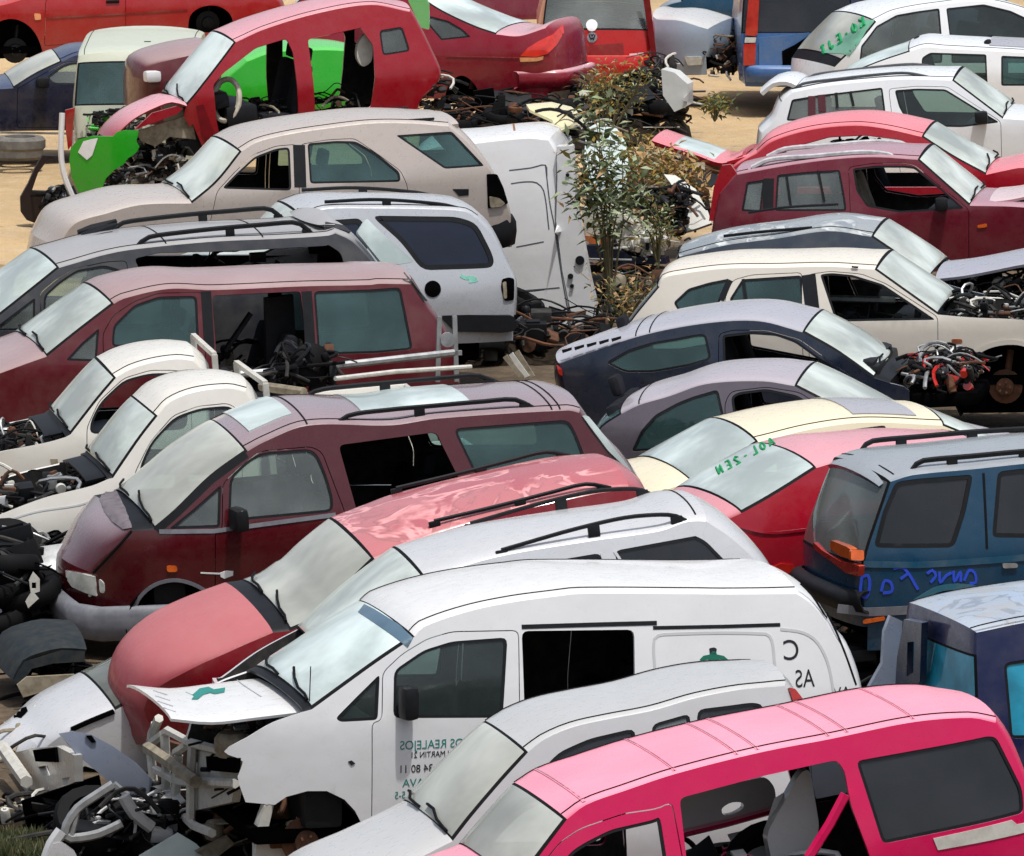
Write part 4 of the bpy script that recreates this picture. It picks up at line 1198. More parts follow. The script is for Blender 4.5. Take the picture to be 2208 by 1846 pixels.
# green car seen through it
c = Car('compact_car', "bright green car behind the stripped red one, seen through its door openings", 'car', ('a 1700,450', .75),
    [('front', "a 1200,760 1230,560"), ('hood', "a 1270,470 1400,350"), ('roof', "a 1540,300 1800,285 b 100,290 190,310"), ('tail', "b 230,420 200,620 200,760")],
    GREEN, yaw=12, W=1.6, zb=.6, tum=.25, z0=.5, interior=False, sides='both', gutter=False)
f = Frame('body_panel', "light green body panel sticking up behind the stripped red car", 'car part', ('b 550,120', 1.4), z0=.3, yaw=-8)
f.slab('panel', rounded(f.Y("b 470,0 560,-30 590,20 592,170 540,155 510,80", 0), .03), 0, .06, paint("pale green", srgb("#7fd07f"), srgb("#a8e2a4"), .5))
# green front end lying at the nose
f = Frame('bumper_wreck', "bright green car front corner with a white plate, lying by the beige van", 'car part', ('a 520,1000', .45), yaw=18, z0=.55)
f.W = 1.2; f.zb = .9; f.tum = .1; f.sill = 0
p = f.S("a 392,905 400,840 440,790 520,770 640,772 665,745 720,735 785,738 772,800 790,830 770,865 720,900 700,930 650,960 600,1010 580,1060 568,1130 495,1152 440,1080 405,1000")
f.ends = (min(a for a, b in p), max(a for a, b in p) + .4); f.tl = .45
o = f.side('bumper', f.S("a 392,905 400,840 440,790 520,770 640,772 665,745 720,735 785,738 772,800 790,830 770,865 720,900 700,930 650,960 600,1010 580,1060 568,1130 495,1152 440,1080 405,1000"), GREEN, solid=.03, h=.07)
f.decal('number_plate', "a 470,800 552,782 520,880 490,905 440,862", WHITEINK, .012, h=.08)
f.clutter('broken_bracket', (f.S("a 640,930")[0][0], .02, .1), (f.S("a 780,930")[0][0], .5, .55), 26, 12, [TRIM, RUST, INNER, TAN])

# ================================================================== row behind on the left
c = Car('hatchback_car', "tomato red car with bare front wheel hub at the far left corner", 'car', ('n 900,420', .35),
    [('front', "n -330,520 -320,250"), ('hood', "n -150,90 60,40 220,-10"), ('ws', "n 420,-150 620,-260"), ('roof', "n 900,-300 1500,-300 1900,-260"), ('tail', "n 2200,-150 2500,0 2560,120 2550,350")],
    REDP, yaw=9, tilt=1, W=1.7, zb=.92, tum=.3, z0=.35, sill=.26, seats=False, interior=False,
    arches=["n -150,560 -120,330 -40,220 60,175 160,180 260,235 330,320 375,430 400,560", "n 1700,300 1720,150 1790,80 1900,50 2010,70 2090,140 2130,300"],
    doors=[dict(o="n 400,420 410,10 500,-120 1130,-240 1140,350", w=[("n 480,-20 600,-140 1100,-220 1110,-40", 'g')], handle="n 1020,15", hm=RUBBER)])
c.hub("n 150,470", .25, .18, TRIM); c.hub("n 1900,220", .25, .17, TRIM)
c.lamp('indicator_light', "n 308,122 368,125 372,178 315,182", plain("pale orange lens", srgb("#e09a6c"), .4), .012)
c.ribbon('door_moulding', c.S("n 420,165 1140,125 1700,90"), .02, paint("dark tomato", srgb("#8a1012"), None), .01)
c = Car('saloon_car', "navy blue saloon at the left edge behind the beige van", 'car', ('n 160,1160', .32),
    [('front', "n -900,1300 -900,1050"), ('hood', "n -700,870 120,800"), ('ws', "n 330,670 560,560"), ('roof', "n 700,500 1000,480"), ('tail', "n 1300,600 1400,800 1400,1100")],
    NAVY, yaw=8, W=1.68, zb=.88, tum=.3, z0=.1, seats=False, interior=False, glassws=WSD,
    doors=[dict(o="n 150,1160 155,800 330,700 600,560 900,540 900,1160", w=[("n 480,765 420,700 560,600 640,570 850,565 850,770", 'p')])])
c.mirror("n 380,740", TRIM, (.16, .2, .14), .12)
c.ribbon('sill_trim', c.S("n 0,1200 600,1210"), .03, ALU, .01)
for k, (px, py, r_) in enumerate((('n 150,1400', 0, 0), ('n 170,1320', .02, 0))):
    f = Frame('tyre', "worn grey tyre lying flat under the navy saloon, %s" % ("bottom one" if k == 0 else "upper one"), 'tyre', (px, .1 + .2 * k), group="stacked tyres at the left edge", W=.62, zb=5, sill=0, tuck=0)
    b = MB(); b.lathe((0, 0, .1 + .2 * k), (0, 0, 1), [(.2, -.09), (.29, -.09), (.33, -.05), (.33, .05), (.29, .09), (.2, .09), (.19, .0), (.2, -.09)], 0, 28)
    b.build('tread', plain("dusty tyre", (.13, .125, .12, 1), .9, second=(.2, .19, .17, 1)), f.e)
c = Car('hatchback_car', "dusty maroon car front partly hidden between the beige van and the stripped red car", 'car', ('n 1500,720', .85),
    [('front', "n 1320,1000 1325,720"), ('hood', "n 1345,610 1600,530 1880,470"), ('tail', "n 1960,500 1980,800")],
    MAR2, yaw=13, W=1.6, zb=.85, tum=.3, z0=.82, interior=False, crown={'hood': .10})
c.mirror("n 1372,690", WHITE, (.20, .18, .14), .04)

# beige van seen from behind
c = Car('compact_van', "pale beige van seen from behind with a dark rear window and red tail lamp", 'van', ('a 1150,600', .98),
    [('tail', "L -.05,.3 -.06,.6 .0,.98"), ('rw', "L .22,1.5"), ('tail', "L .26,1.58"), ('roof', "L .6,1.62 2.5,1.64 3.4,1.60"), ('ws', "L 4.1,1.05"), ('hood', "L 4.9,.85"), ('front', "L 5.0,.4")],
    BEIGEV, nose=1, yaw=90.5, W=1.66, zb=1.0, tum=.10, tr=.1, tf=.06, z0=.15, seats=False, interior=False, glassrw=SGT, crown={'rw': .05, 'tail': .05, 'roof': .05}, gutter=True)
c.xface('tail_light', "a 368,625 425,610 415,700 408,820 385,850 372,740", -.12, plain("faded red lens", srgb("#9a1c1c"), .3, coat=1), .08)
b = MB(); b.tube([Vector((-.02, u, z)) for u, z in c.X("a 460,610 420,760 400,900", -.12)], .02, 0, 5); b.build('gasket', DIRTYWHITE, c.e)
c.clutter('tailgate_scrap', (-.25, *(-.2, .55)), (-.10, .60, .95), 34, 44, [TRIM, INNER, DIRTYWHITE, GREEN, TRIM, TRIM], big=.16)
b = MB(); b.box((1.0, -.1, 1.69), (.09, .09, .03), 0, None, .01); b.build('roof_plug', TRIM, c.e)
c.mirror("a 860,445", WHITE, (.14, .22, .16), .05) if False else None
# loose dark frame and white strip in front of it
f = Frame('debris', "dark brown broken bumper shell standing on the sand at the left", 'car part', ('a 250,1280', .05), yaw=6)
f.slab('frame', f.Y("a 325,885 240,880 195,960 160,1040 115,1120 118,1200 150,1245 240,1280 300,1330 335,1368 355,1330 345,1270 400,1190 390,1110 380,1040 330,1060 260,1085 180,1082 215,980 270,905", 0), 0, .14, plain("dark brown plastic", (.016, .008, .007, 1), .5))
f.clutter('lamp_unit', (f.Y("a 260,1130", 0)[0][0], -.18, f.Y("a 300,1200", 0)[0][1]), (f.Y("a 380,1130", 0)[0][0], .02, f.Y("a 300,1080", 0)[0][1]), 22, 6, [TRIM, GREYPL, ALU, TRIM, RUBBER], big=.14)
f.rod('strut', [(x, -.1, z) for x, z in f.Y("a 395,1060 440,1160 500,1280", -.1)], .05, TRIM)
f = Frame('trim_strip', "long bent white trim strip hanging beside the green bumper", 'car part', ('a 400,1080', .5), yaw=6)
f.rod('strip', [(x, 0, z) for x, z in curve(f.Y("a 352,640 345,860 360,980 400,1090 450,1190 520,1290", 0), .08)], .035, WHITE)
# debris on the grey people carrier's roof
f = Frame('torn_bumper', "torn black bumper piece lying on the grey people carrier's roof", 'car part', ('d 540,215', 1.72), yaw=14, z0=.15)
rnd = random.Random(8); b = MB()
p = [Vector((x, .2, z)) for x, z in f.Y("d 440,250 480,215 540,190 600,165 665,140", .2)]
b.tube(p, [.05, .09, .10, .08, .03], 0, 7, True, .6)
p = [Vector((x, .5, z)) for x, z in f.Y("d 440,190 520,175 600,150 660,120", .5)]
b.tube(p, [.03, .06, .05, .02], 0, 6)
p = [Vector((x, -.1, z)) for x, z in f.Y("d 450,260 540,240 590,215 640,190", -.1)]
b.tube(p, [.03, .07, .05, .02], 0, 6)
b.build('bumper_piece', TRIM, f.e)
# ================================================================== right-hand rows, noses to the right
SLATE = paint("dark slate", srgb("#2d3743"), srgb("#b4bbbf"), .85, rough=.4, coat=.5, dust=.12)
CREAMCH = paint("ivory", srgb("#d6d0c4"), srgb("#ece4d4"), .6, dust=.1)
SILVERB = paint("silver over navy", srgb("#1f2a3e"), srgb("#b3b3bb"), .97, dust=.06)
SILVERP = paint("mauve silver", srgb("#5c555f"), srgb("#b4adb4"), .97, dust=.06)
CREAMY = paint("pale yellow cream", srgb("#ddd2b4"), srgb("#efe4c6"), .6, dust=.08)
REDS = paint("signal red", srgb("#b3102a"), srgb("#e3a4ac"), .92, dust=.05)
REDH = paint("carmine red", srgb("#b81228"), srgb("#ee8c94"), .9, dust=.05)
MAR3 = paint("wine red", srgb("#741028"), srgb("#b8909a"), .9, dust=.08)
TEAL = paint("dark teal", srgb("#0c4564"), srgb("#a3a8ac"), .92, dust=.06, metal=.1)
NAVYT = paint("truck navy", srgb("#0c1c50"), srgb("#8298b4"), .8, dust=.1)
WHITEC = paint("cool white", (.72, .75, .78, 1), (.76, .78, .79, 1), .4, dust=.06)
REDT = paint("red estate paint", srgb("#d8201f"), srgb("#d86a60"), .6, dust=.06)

# dark teal off-roader (tail to the left)
c = Car('off_road_car', "dark teal off-road car with blue graffiti and orange rear lamps", 'car', ('j 1700,900', 1.0),
    [('tail', "j 1215,1290 1195,1150 1190,950"), ('rw', "j 1230,810 1345,470"), ('roof', "j 1470,432 1820,398 2100,368 2400,340 3000,320"), ('ws', "j 3500,700"), ('hood', "j 4200,740"), ('front', "j 4250,1000")],
    TEAL, nose=1, yaw=17, tilt=2, W=1.72, zb=1.0, tum=.18, z0=.1, tl=.1, glassrw=SGP, trim=.035, gutter=False, crown={'tail': .06, 'rw': .06, 'roof': .05},
    wins=[("j 1248,842 1300,640 1372,470 1500,452 1812,428 1770,640 1705,842", 'd', .05), ("j 1950,412 2100,395 2300,375 2300,790 1930,785 1920,760", 'd', .05)],
    arches=["j 1440,1330 1500,1150 1600,1085 1720,1068 1830,1085 1910,1160 1960,1330"])
c.rail("j 1460,412 1490,370 1530,350 1800,325 2100,298 2600,270", .60, .022, TRIM, (.02, .28, .6), drop=.09)
c.strip('spoiler', c.S("j 1290,500 1345,462 1420,440"), .62, TEAL, .05, .06)
c.rooflines(["j 1380,452"], 'roof_seam', .012)
c.xface('tail_light', "j 1005,800 1090,835 1115,850 1110,905 1060,890 1000,845", c.ends[0] - .03, ORANGELENS, .06, .01)
c.lamp('indicator_light', "j 1118,850 1190,855 1190,915 1115,912", ORANGELENS, .02)
c.xface('tail_light', "j 905,810 960,860 1060,920 1165,945 1160,1005 1090,985 1000,915 910,850", c.ends[0] - .05, REDLENS, .05, .01)
c.bumper(-1, c.S("j 1220,1215")[0][1], c.S("j 1190,1085")[0][1], TRIM, 'rear_bumper', .06, .10, out=.05)
c.ribbon('body_moulding', c.S("j 1190,935 1500,940 1900,915 2200,890"), .05, paint("teal trim", srgb("#1c5876"), None), .01)
c.ribbon('sill_trim', c.S("j 1040,1185 1200,1205 1500,1190"), .07, GREYPL, .02)
c.ribbon('wheel_arch_lip', curve(c.S("j 1480,1150 1600,1080 1720,1062 1850,1080 1900,1110"), .06), .05, paint("teal lip", srgb("#1f7088"), None), .015)
c.lamp('reflector', "j 1180,1250 1305,1230 1308,1250 1182,1272", ORANGELENS, .03)
BL = plain("blue marker", (.03, .08, .62, 1), .5, var=.1)
for st in ("j 1180,1010 1175,1110 1205,1125 1225,1060 1215,1000 1180,1010", "j 1290,1090 1310,1030 1345,1040 1350,1090 1300,1100", "j 1360,960 1420,960 1500,1080", "j 1400,1020 1440,990",
           "j 1550,990 1580,970 1600,1000 1570,1040", "j 1620,980 1625,1040 1660,1000 1690,985", "j 1700,975 1705,1035 1740,980 1740,1035", "j 1760,1030 1790,970 1820,985 1825,1040 1790,1045"):
    c.ribbon('graffiti', curve(c.S(st), .03), .022, BL, .006)
c.ribbon('pillar_trim', c.S("j 1870,420 1890,850"), .02, RUBBER, .004)
c.mirror("j 2030,940", ALU, (.12, .03, .04), .01) if False else c.lamp('door_handle', "j 1975,930 2060,930 2060,955 1975,958", ALU, .02)

# navy cab in front of it
c = Car('off_road_car', "navy blue off-road car with cyan windows and lichen speckled roof, bottom right", 'car', ('m 1990,780', 1.0),
    [('tail', "m 1870,1000 1850,780"), ('rw', "m 1840,560 1832,330"), ('tail', "m 1832,205"), ('roof', "m 2100,150 2600,80 3200,40"), ('ws', "m 3700,400"), ('hood', "m 4300,500"), ('front', "m 4350,800")],
    NAVYT, nose=1, yaw=18, tilt=5, W=1.62, zb=1.0, tum=.10, z0=.0, tf=.05, glassrw=SGC, crown={'tail': .04, 'rw': .03, 'roof': .05}, seats=False,
    roofmat=paint("lichen navy", srgb("#8090a6"), srgb("#aeb9c4"), .9, dust=.9, peel=srgb("#8494ac")),
    wins=[("m 1985,395 2010,372 2300,330 2300,800 2020,805", 'c', .04)])
x0 = c.ends[0]
c.xface('door_frame', "m 1420,130 1520,150 1510,480 1480,520 1370,520 1380,350", x0 - .10, NAVY, .05, 0, None, ["m 1440,260 1482,255 1475,430 1435,455"])
c.slab('torn_panel', c.Y("m 1345,110 1412,140 1400,300 1370,525 1215,530 1300,380 1310,200", .70), .70, .05, GREYRUB)
c.roofpanel("m 1834,204", "m 2500,90", 'rain_gutter', RUBBER, 1, 2, .0, .02)

# red saloon between the cream one and the teal off-roader
c = Car('saloon_car', "bright red saloon with green writing along its rear glass", 'car', ('j 800,740', .92),
    [('tail', "j 560,1150 470,900 395,695"), ('deck', "j 430,680 500,648"), ('rw', "j 700,535 925,392"), ('roof', "j 1090,345 1250,328 1600,305 1900,320"), ('ws', "j 2300,420"), ('hood', "j 2900,520"), ('front', "j 2950,800")],
    REDS, nose=1, yaw=22, tilt=3, W=1.66, zb=.92, tum=.30, z0=.1, glassrw=RW, crown={'rw': .10, 'roof': .07, 'deck': .05}, gutter=False,
    wins=[("j 1000,560 1180,400 1400,300 1700,260 1700,600", 'g', .05)])
c.ribbon('body_crease', curve(c.S("j 405,700 640,755 880,738"), .05), .02, REDS, .01)
c.lamp('tail_light', "j 640,965 720,930 800,940 790,985 700,990", REDLENS, .02)
c.pen('green_writing', "AOL-2EN", "j 375,430", (18.5, -10.2), (-7, -15), .010, GREENINK)
# cream saloon
c = Car('saloon_car', "pale cream saloon with a grey sunroof, behind the red saloon", 'car', ('j 600,300', 1.28),
    [('tail', "j -60,900 -80,720 -40,600"), ('deck', "j 0,560 120,500 225,485"), ('rw', "j 420,360 597,246"), ('roof', "j 900,172 1200,135 1640,152"), ('ws', "j 1900,260 2200,420"), ('hood', "j 2500,480 2900,560"), ('front', "j 2950,800")],
    CREAMY, nose=1, yaw=18, tilt=3, W=1.66, zb=.92, tum=.30, z0=-.08, glassrw=RW, crown={'rw': .10, 'roof': .08, 'deck': .05},
    wins=[("j 700,330 900,215 1300,165 1600,180 1900,300 1900,460 700,470", 'g', .05)])
c.roofpanel("j 1180,137", "j 1520,150", 'sunroof', paint("grey sunroof", srgb("#9a9aa0"), srgb("#b2b2b8"), .5, dust=.2), 4, 12)

# mauve silver coupe, then silver and navy hatch
c = Car('coupe_car', "mauve silver hatchback with teal rear side glass beside the cream saloon", 'car', ('g 370,1250', 1.0),
    [('tail', "e 1480,1640 1490,1480 1500,1390"), ('rw', "e 1570,1290 1680,1215"), ('roof', "e 1780,1165 1950,1115 g 300,1046 620,1030 800,1057"), ('ws', "g 960,1140 1300,1330"), ('hood', "g 1500,1380 1900,1460"), ('front', "g 1950,1700")],
    SILVERP, nose=1, yaw=-10, tilt=4, W=1.66, zb=.95, tum=.28, z0=.15, glassrw=SGT, crown={'rw': .06, 'roof': .06, 'tail': .06}, gutter=False,
    doors=[dict(o="g 420,1500 405,1150 440,1085 640,1060 830,1090 1200,1330 1240,1500", w=[("g 470,1300 440,1120 480,1092 640,1072 820,1110 1100,1300", 'o', .05)], gone=0)],
    wins=[("e 1735,1430 1790,1310 1870,1220 2000,1150 2080,1118 g 368,1075 410,1260 300,1330 0,1420", 't', .04)])
c.rooflines(["e 1775,1165"], 'roof_seam', .012, 1, 15)
c.decal('washer_jet', "e 1790,1030 1810,1030 1810,1045 1790,1045", RUBBER, h=.3)
c = Car('hatchback_car', "silver topped navy hatchback with slotted tail spoiler and missing front", 'car', ('g 330,910', .98),
    [('tail', "e 1420,1300 1370,1100 1330,930"), ('roof', "e 1500,868 1800,770 g 300,702 600,690 845,752"), ('ws', "g 1050,870 1250,1012"), ('cowl', "g 1340,1040"), ('nohood', "g 1420,1060 1450,1080"), ('nohood', "g 1460,1300")],
    SILVERB, nose=1, yaw=-10, tilt=4, W=1.68, zb=.95, tum=.26, z0=.1, glassws=WS, crown={'roof': .07, 'tail': .16}, gutter=False,
    doors=[dict(o="g 385,1300 370,760 450,738 640,738 830,790 1100,980 1260,1090 1280,1300", w=[("g 400,960 392,768 560,750 700,760 810,800 1050,970 1150,1062 1060,1085", 'o', .04)])],
    wins=[("e 1590,925 1720,850 1850,810 2000,785 2100,765 g 300,762 332,905 200,945 0,980 e 1700,980", 't', .05)])
c.rooflines(["e 1745,790", "e 1820,765"], 'roof_seam', .012, 1, 15)
for k in range(5): c.decal('spoiler_slot', "e %d,%d %d,%d %d,%d %d,%d" % (1345 + 70 * k, 850 - 16 * k, 1400 + 70 * k, 835 - 16 * k, 1400 + 70 * k, 850 - 16 * k, 1350 + 70 * k, 868 - 16 * k), RUBBER, .03, h=.3)
xr = c.ends[1]
zt = c.Y("g 1600,905", -.3)[0][1]
c.clutter('engine', (xr - .05, -.6, zt - .28), (c.Y("g 1790,900", -.6)[0][0], .3, zt), 90, 51, [TRIM, ALU, RUST, REDLENS, RUBBER, INNER], big=.14)
q = MB(); q.box((xr + .25, -.1, zt - .36), (.75, 1.0, .14), 0, None, .05); q.build('front_subframe', BLACKHOLE, c.e)
c.wiper(0)
c.lamp('tail_light', "e 1315,930 1345,960 1350,1000 1325,985", REDLENS, .02)

# ivory estate
c = Car('estate_car', "ivory estate with empty front door frame and bare rusty front hub", 'car', ('g 1040,700', .95),
    [('tail', "e 1640,1000 1690,760"), ('rw', "e 1760,660 1895,497"), ('roof', "g 60,448 150,425 400,393 700,388 1000,382 1255,398"), ('ws', "g 1440,530 1612,652"), ('nohood', "g 1800,668 2100,685 2500,760"), ('front', "g 2540,900 2540,1000")],
    CREAMCH, nose=1, yaw=-10, tilt=2, W=1.72, zb=.95, tum=.27, z0=.1, glassws=WS, glassrw=SG, crown={'roof': .065, 'rw': .05, 'tail': .06},
    doors=[dict(o="g 900,1150 870,425 1000,405 1180,420 1320,475 1615,665 1620,1150", w=[("g 1035,692 945,425 1010,417 1130,428 1300,480 1450,580 1600,682", 'o', .03)]),
           dict(o="g 420,1150 405,560 450,455 560,425 845,412 865,1150", name='rear_door', w=[("g 430,570 505,452 840,430 858,640 500,640", 't', .03)])],
    wins=[("g 115,585 200,505 320,470 432,448 385,560 360,640 150,640", 't', .03)],
    arches=["g 1700,1250 1720,1050 1780,910 1870,840 1980,812 2090,815 2200,870 2270,970 2310,1120 2320,1250"])
c.ribbon('pillar_trim', c.S("g 880,425 905,640"), .14, TRIM, .006)
c.ribbon('pillar_trim', c.S("g 435,455 385,570"), .06, TRIM, .006)
c.ribbon('window_divider', c.S("g 510,450 525,560"), .03, TRIM, .004)
c.lamp('indicator_light', "g 1690,790 1750,790 1752,812 1692,815", plain("brown orange lens", srgb("#9a5a3a"), .4), .012)
c.ribbon('wheel_arch_lip', curve(c.S("g 1730,1040 1790,905 1880,838 1985,810 2090,814 2180,855"), .06), .05, CREAMCH, .015)
c.decal('roof_plug', "g 1125,375 1165,378 1160,388 1128,385", RUBBER, .02, h=.3)
c.hub("g 1985,1070", .2, .17, RUST)
xw = c.S("g 1700,660")[0][0]
c.clutter('engine', (xw - .1, -.45, .55), (xw + 1.3, .62, 1.06), 130, 61)
c.rod('door_bar', [(x, .0, z) for x, z in c.Y("g 980,560 1370,570", .0)], .035, ALU)
c.clutter('interior_scrap', (c.S("g 1020,690")[0][0], -.5, .6), (c.S("g 1500,690")[0][0], .4, .98), 36, 62, [TRIM, INNER, TAN, CLOTH, RUBBER])
c.wiper(0)

# slate estate with raised silver hood
c = Car('estate_car', "dark slate estate with patchy silver roof and propped silver bonnet", 'car', ('g 1230,300', 1.33),
    [('tail', "g -10,800 40,620 80,440"), ('rw', "g 110,400 150,325"), ('roof', "g 400,262 700,222 1000,180 1235,212"), ('ws', "g 1400,325 1562,445"), ('nohood', "g 1800,520 2200,600"), ('front', "g 2400,650 2420,900")],
    SLATE, nose=1, yaw=-10, tilt=4, W=1.70, zb=.95, tum=.28, z0=.1, glassws=WS, glassrw=SG, crown={'roof': .08, 'rw': .03},
    roofmat=paint("patchy slate roof", srgb("#4a545e"), srgb("#8b9398"), .95, peel=srgb("#c0c4c2"), dust=.3),
    opens=["g 250,420 420,330 700,285 1000,270 1250,300 1500,470 1500,560 250,560"])
c.yrod('roof_rail', "g 400,208 600,185 900,160", -.58, .016, TRIM); c.yrod('roof_rail', "g 540,75 750,45 1050,28", .55, .014, TRIM)
c.strip('hood', c.S("g 1590,458 1750,440 1900,412 2100,372 2400,330"), .72, paint("silver lavender", srgb("#a9a9b4"), srgb("#b8b8c2"), .5, metal=.2), .03, .07)
xw = c.S("g 1650,500")[0][0]
c.clutter('engine', (xw - .1, -.6, .45), (xw + 1.4, .5, .92), 130, 71)
c.wiper(0)

# wine red estate with silver rails
c = Car('estate_car', "wine red estate with silver roof rails and open front window", 'car', ('c 1400,1210', .95),
    [('tail', "c 330,1420 350,1260 385,1100"), ('tail', "c 478,990"), ('roof', "c 700,948 1000,905 1250,890 1498,905"), ('ws', "c 1650,1040 1792,1165"), ('hood', "c 2100,1175 2500,1230"), ('front', "c 2600,1300 2600,1500")],
    MAR3, nose=1, yaw=-10, tilt=4, W=1.70, zb=.95, tum=.26, z0=.1, glassws=WS, crown={'roof': .06, 'tail': .05},
    wins=[("c 500,1195 530,1032 632,1016 612,1200", 'p', .02), ("c 690,1195 702,990 880,972 1058,962 1090,1140 1095,1195", 'p', .03)],
    doors=[dict(o="c 1140,1500 1105,945 1250,922 1420,920 1480,932 1790,1185 1790,1500", w=[("c 1150,1080 1130,955 1260,938 1420,938 1482,945 1630,1065 1762,1182 1400,1205 1210,1170", 'o', .03)])])
c.rail("c 560,950 660,905 900,885 1190,862 1330,874 1390,900", .60, .028, plain("pale alloy rail", (.55, .55, .56, 1), .4), (.05, .5, .95), drop=.05)
c.lamp('indicator_light', "c 1835,1275 1890,1265 1892,1285 1840,1292", ORANGELENS, .012)
c.mirror("c 1640,1150", TRIM, (.14, .2, .15), .12)
for st in ("c 755,985 780,1165", "c 935,965 970,1140"): c.ribbon('window_divider', c.S(st), .025, TRIM, .004)
c.ribbon('pillar_trim', c.S("c 655,1010 650,1190"), .12, TRIM, .004)
c.strip('hood', c.S("c 1895,1150 2000,1140 2150,1110 2400,1060"), .70, paint("dusty wine hood", srgb("#c9a9ae"), srgb("#dcc9ca"), .6), .03, .05)
c.slab('open_tailgate_frame', c.S("c 385,930 560,800 590,815 480,985 400,1090 370,1240 310,1240 330,1080") if False else c.Y("c 390,935 440,930 480,985 400,1090 372,1250 318,1250 345,1060", -.6), -.62, .05, REDH)
q = MB(); x, z = c.Y("c 1235,1060", .0)[0]; seat_mesh(q, x + .2, .0, z - .55, 1); q.build('seat', TAN, c.e)
c.wiper(0)

# carmine hatch with its tailgate up
c = Car('hatchback_car', "carmine red hatchback with raised tailgate, dark red along its roof edge", 'car', ('c 1700,1000', .95),
    [('tail', "c 350,1300 400,1000"), ('tail', "c 480,930 590,868"), ('roof', "c 680,800 900,735 1150,712 1320,730 1520,775"), ('ws', "c 1700,890 1885,990"), ('hood', "c 2000,965 2100,950 2500,1000"), ('front', "c 2560,1100 2560,1300")],
    REDH, nose=1, yaw=-10, tilt=4, W=1.68, zb=.95, tum=.27, z0=.1, glassws=WS, crown={'roof': .09, 'tail': .02},
    opens=["c 640,905 800,830 1000,775 1200,765 1400,790 1560,870 1760,985 1700,1060 640,1060"])
c.strip('tailgate', c.S("c 0,790 110,830 240,872 390,925 500,880"), .62, REDH, .05, .03, None, .06, (.22, .68), RW)
for sg in (-1, 1):
    c.rod('tailgate_strut', [(c.S("c 420,930")[0][0], sg * .6, c.S("c 420,925")[0][1]), (c.S("c 590,868")[0][0], sg * .6, c.S("c 590,880")[0][1])], .035, REDH)
c.clutter('interior_scrap', (c.S("c 1000,830")[0][0], -.3, 1.1), (c.S("c 1250,830")[0][0], .3, 1.35), 14, 81, [TRIM, WHITE, TRIM, WHITE])
c.mirror("c 1980,890", TRIM, (.14, .16, .14), .05) if False else None
c.wiper(0)

# white estate with rails
c = Car('estate_car', "white estate with grey roof rails and black wing mirror behind the carmine hatchback", 'car', ('o 1640,950', .95),
    [('tail', "o 120,1300 150,990"), ('tail', "o 240,900 300,760 375,690"), ('roof', "o 600,645 900,612 1200,592 1565,600"), ('ws', "o 1750,740 1942,885"), ('hood', "o 2200,905 2600,960"), ('front', "o 2700,1050 2700,1300")],
    WHITEC, nose=1, yaw=-9, tilt=4, W=1.70, zb=.95, tum=.24, z0=.1, glassws=WS, crown={'roof': .07, 'tail': .10},
    wins=[("o 330,900 370,742 560,710 1045,652 1065,800 1070,900", 'p', .03)],
    doors=[dict(o="o 1180,1300 1090,660 1300,640 1530,645 1930,905 1940,1300", w=[("o 1170,800 1135,672 1300,660 1515,665 1750,810 1918,912 1640,948 1250,940", 'g', .04)])])
c.rail("o 385,668 450,625 700,590 1100,548 1230,545 1350,565 1445,590", .60, .018, plain("grey rail", (.09, .095, .10, 1), .5), (.05, .92), drop=.05)
for st in ("o 520,715 520,860", "o 590,705 600,830"): c.ribbon('pillar_trim', c.S(st), .09, MAROON, .004)
for st in ("o 700,690 710,800", "o 805,680 830,790"): c.ribbon('window_divider', c.S(st), .035, TRIM, .004)
c.mirror("o 1790,870", TRIM, (.16, .2, .16), .12)
c.strip('spoiler', c.S("o 140,690 230,620 330,610 400,640"), .62, WHITEC, .05, .04)
c.rooflines(["o 300,740"], 'roof_seam', .010, 1, 15)
c.wiper(0)

# white hatch, and the white car with green writing
c = Car('hatchback_car', "white hatchback with a grey sunroof right of the green writing", 'car', ('o 1900,430', 1.15),
    [('tail', "o 700,900 720,640"), ('rw', "o 800,560 1000,470 1250,385") , ('roof', "o 1360,352 1500,362 1800,378 2200,400"), ('ws', "o 2700,700"), ('hood', "o 3200,800"), ('front', "o 3300,1000")],
    WHITEC, nose=1, yaw=-6, tilt=0, W=1.66, zb=.95, tum=.24, z0=.1, glassrw=RW, crown={'roof': .08, 'rw': .05},
    wins=[("o 1330,640 1340,430 1400,392 1820,405 1830,640", 'g', .03), ("o 1930,640 1930,415 2100,422 2300,440 2300,640", 't', .03)])
c.roofpanel("o 1850,380", "o 2150,398", 'sunroof', paint("grey sunroof", srgb("#9a9aa0"), srgb("#b2b2b8"), .5, dust=.2), 4, 12)
c = Car('saloon_car', "white saloon with green marker writing down its windscreen edge, top right corner", 'car', ('o 1500,260', 1.1),
    [('front', "o 660,700 690,500"), ('cowl', "o 740,450"), ('ws', "o 860,330 1000,162"), ('roof', "o 1150,92 1480,35 1800,10 2100,75 2400,200"), ('rw', "o 2800,420"), ('deck', "o 3100,480"), ('tail', "o 3150,800")],
    WHITEC, yaw=22, tilt=0, W=1.68, zb=.95, tum=.28, z0=.1, glassws=WSD, crown={'roof': .06, 'ws': .08, 'hood': .06},
    wins=[("o 872,470 885,345 1000,195 1150,112 1300,85 1470,62 1490,300 1490,470", 'p', .03), ("o 1550,300 1520,62 1800,32 2000,80 2150,150 2150,470 1560,470", 'g', .03)])
c.skin('tape_band', "o 590,395 700,330 800,245 900,150 990,150 935,215 870,330 800,420 740,400", glass("green tinted film", (.3, .75, .55, 1), .45, (.35, .72, .55, 1)), .006, 0, .003, 6)
c.pen('green_writing', "KO-EJT", "o 600,415", (16.5, -11.8), (-4, -17), .022, GREENINK)

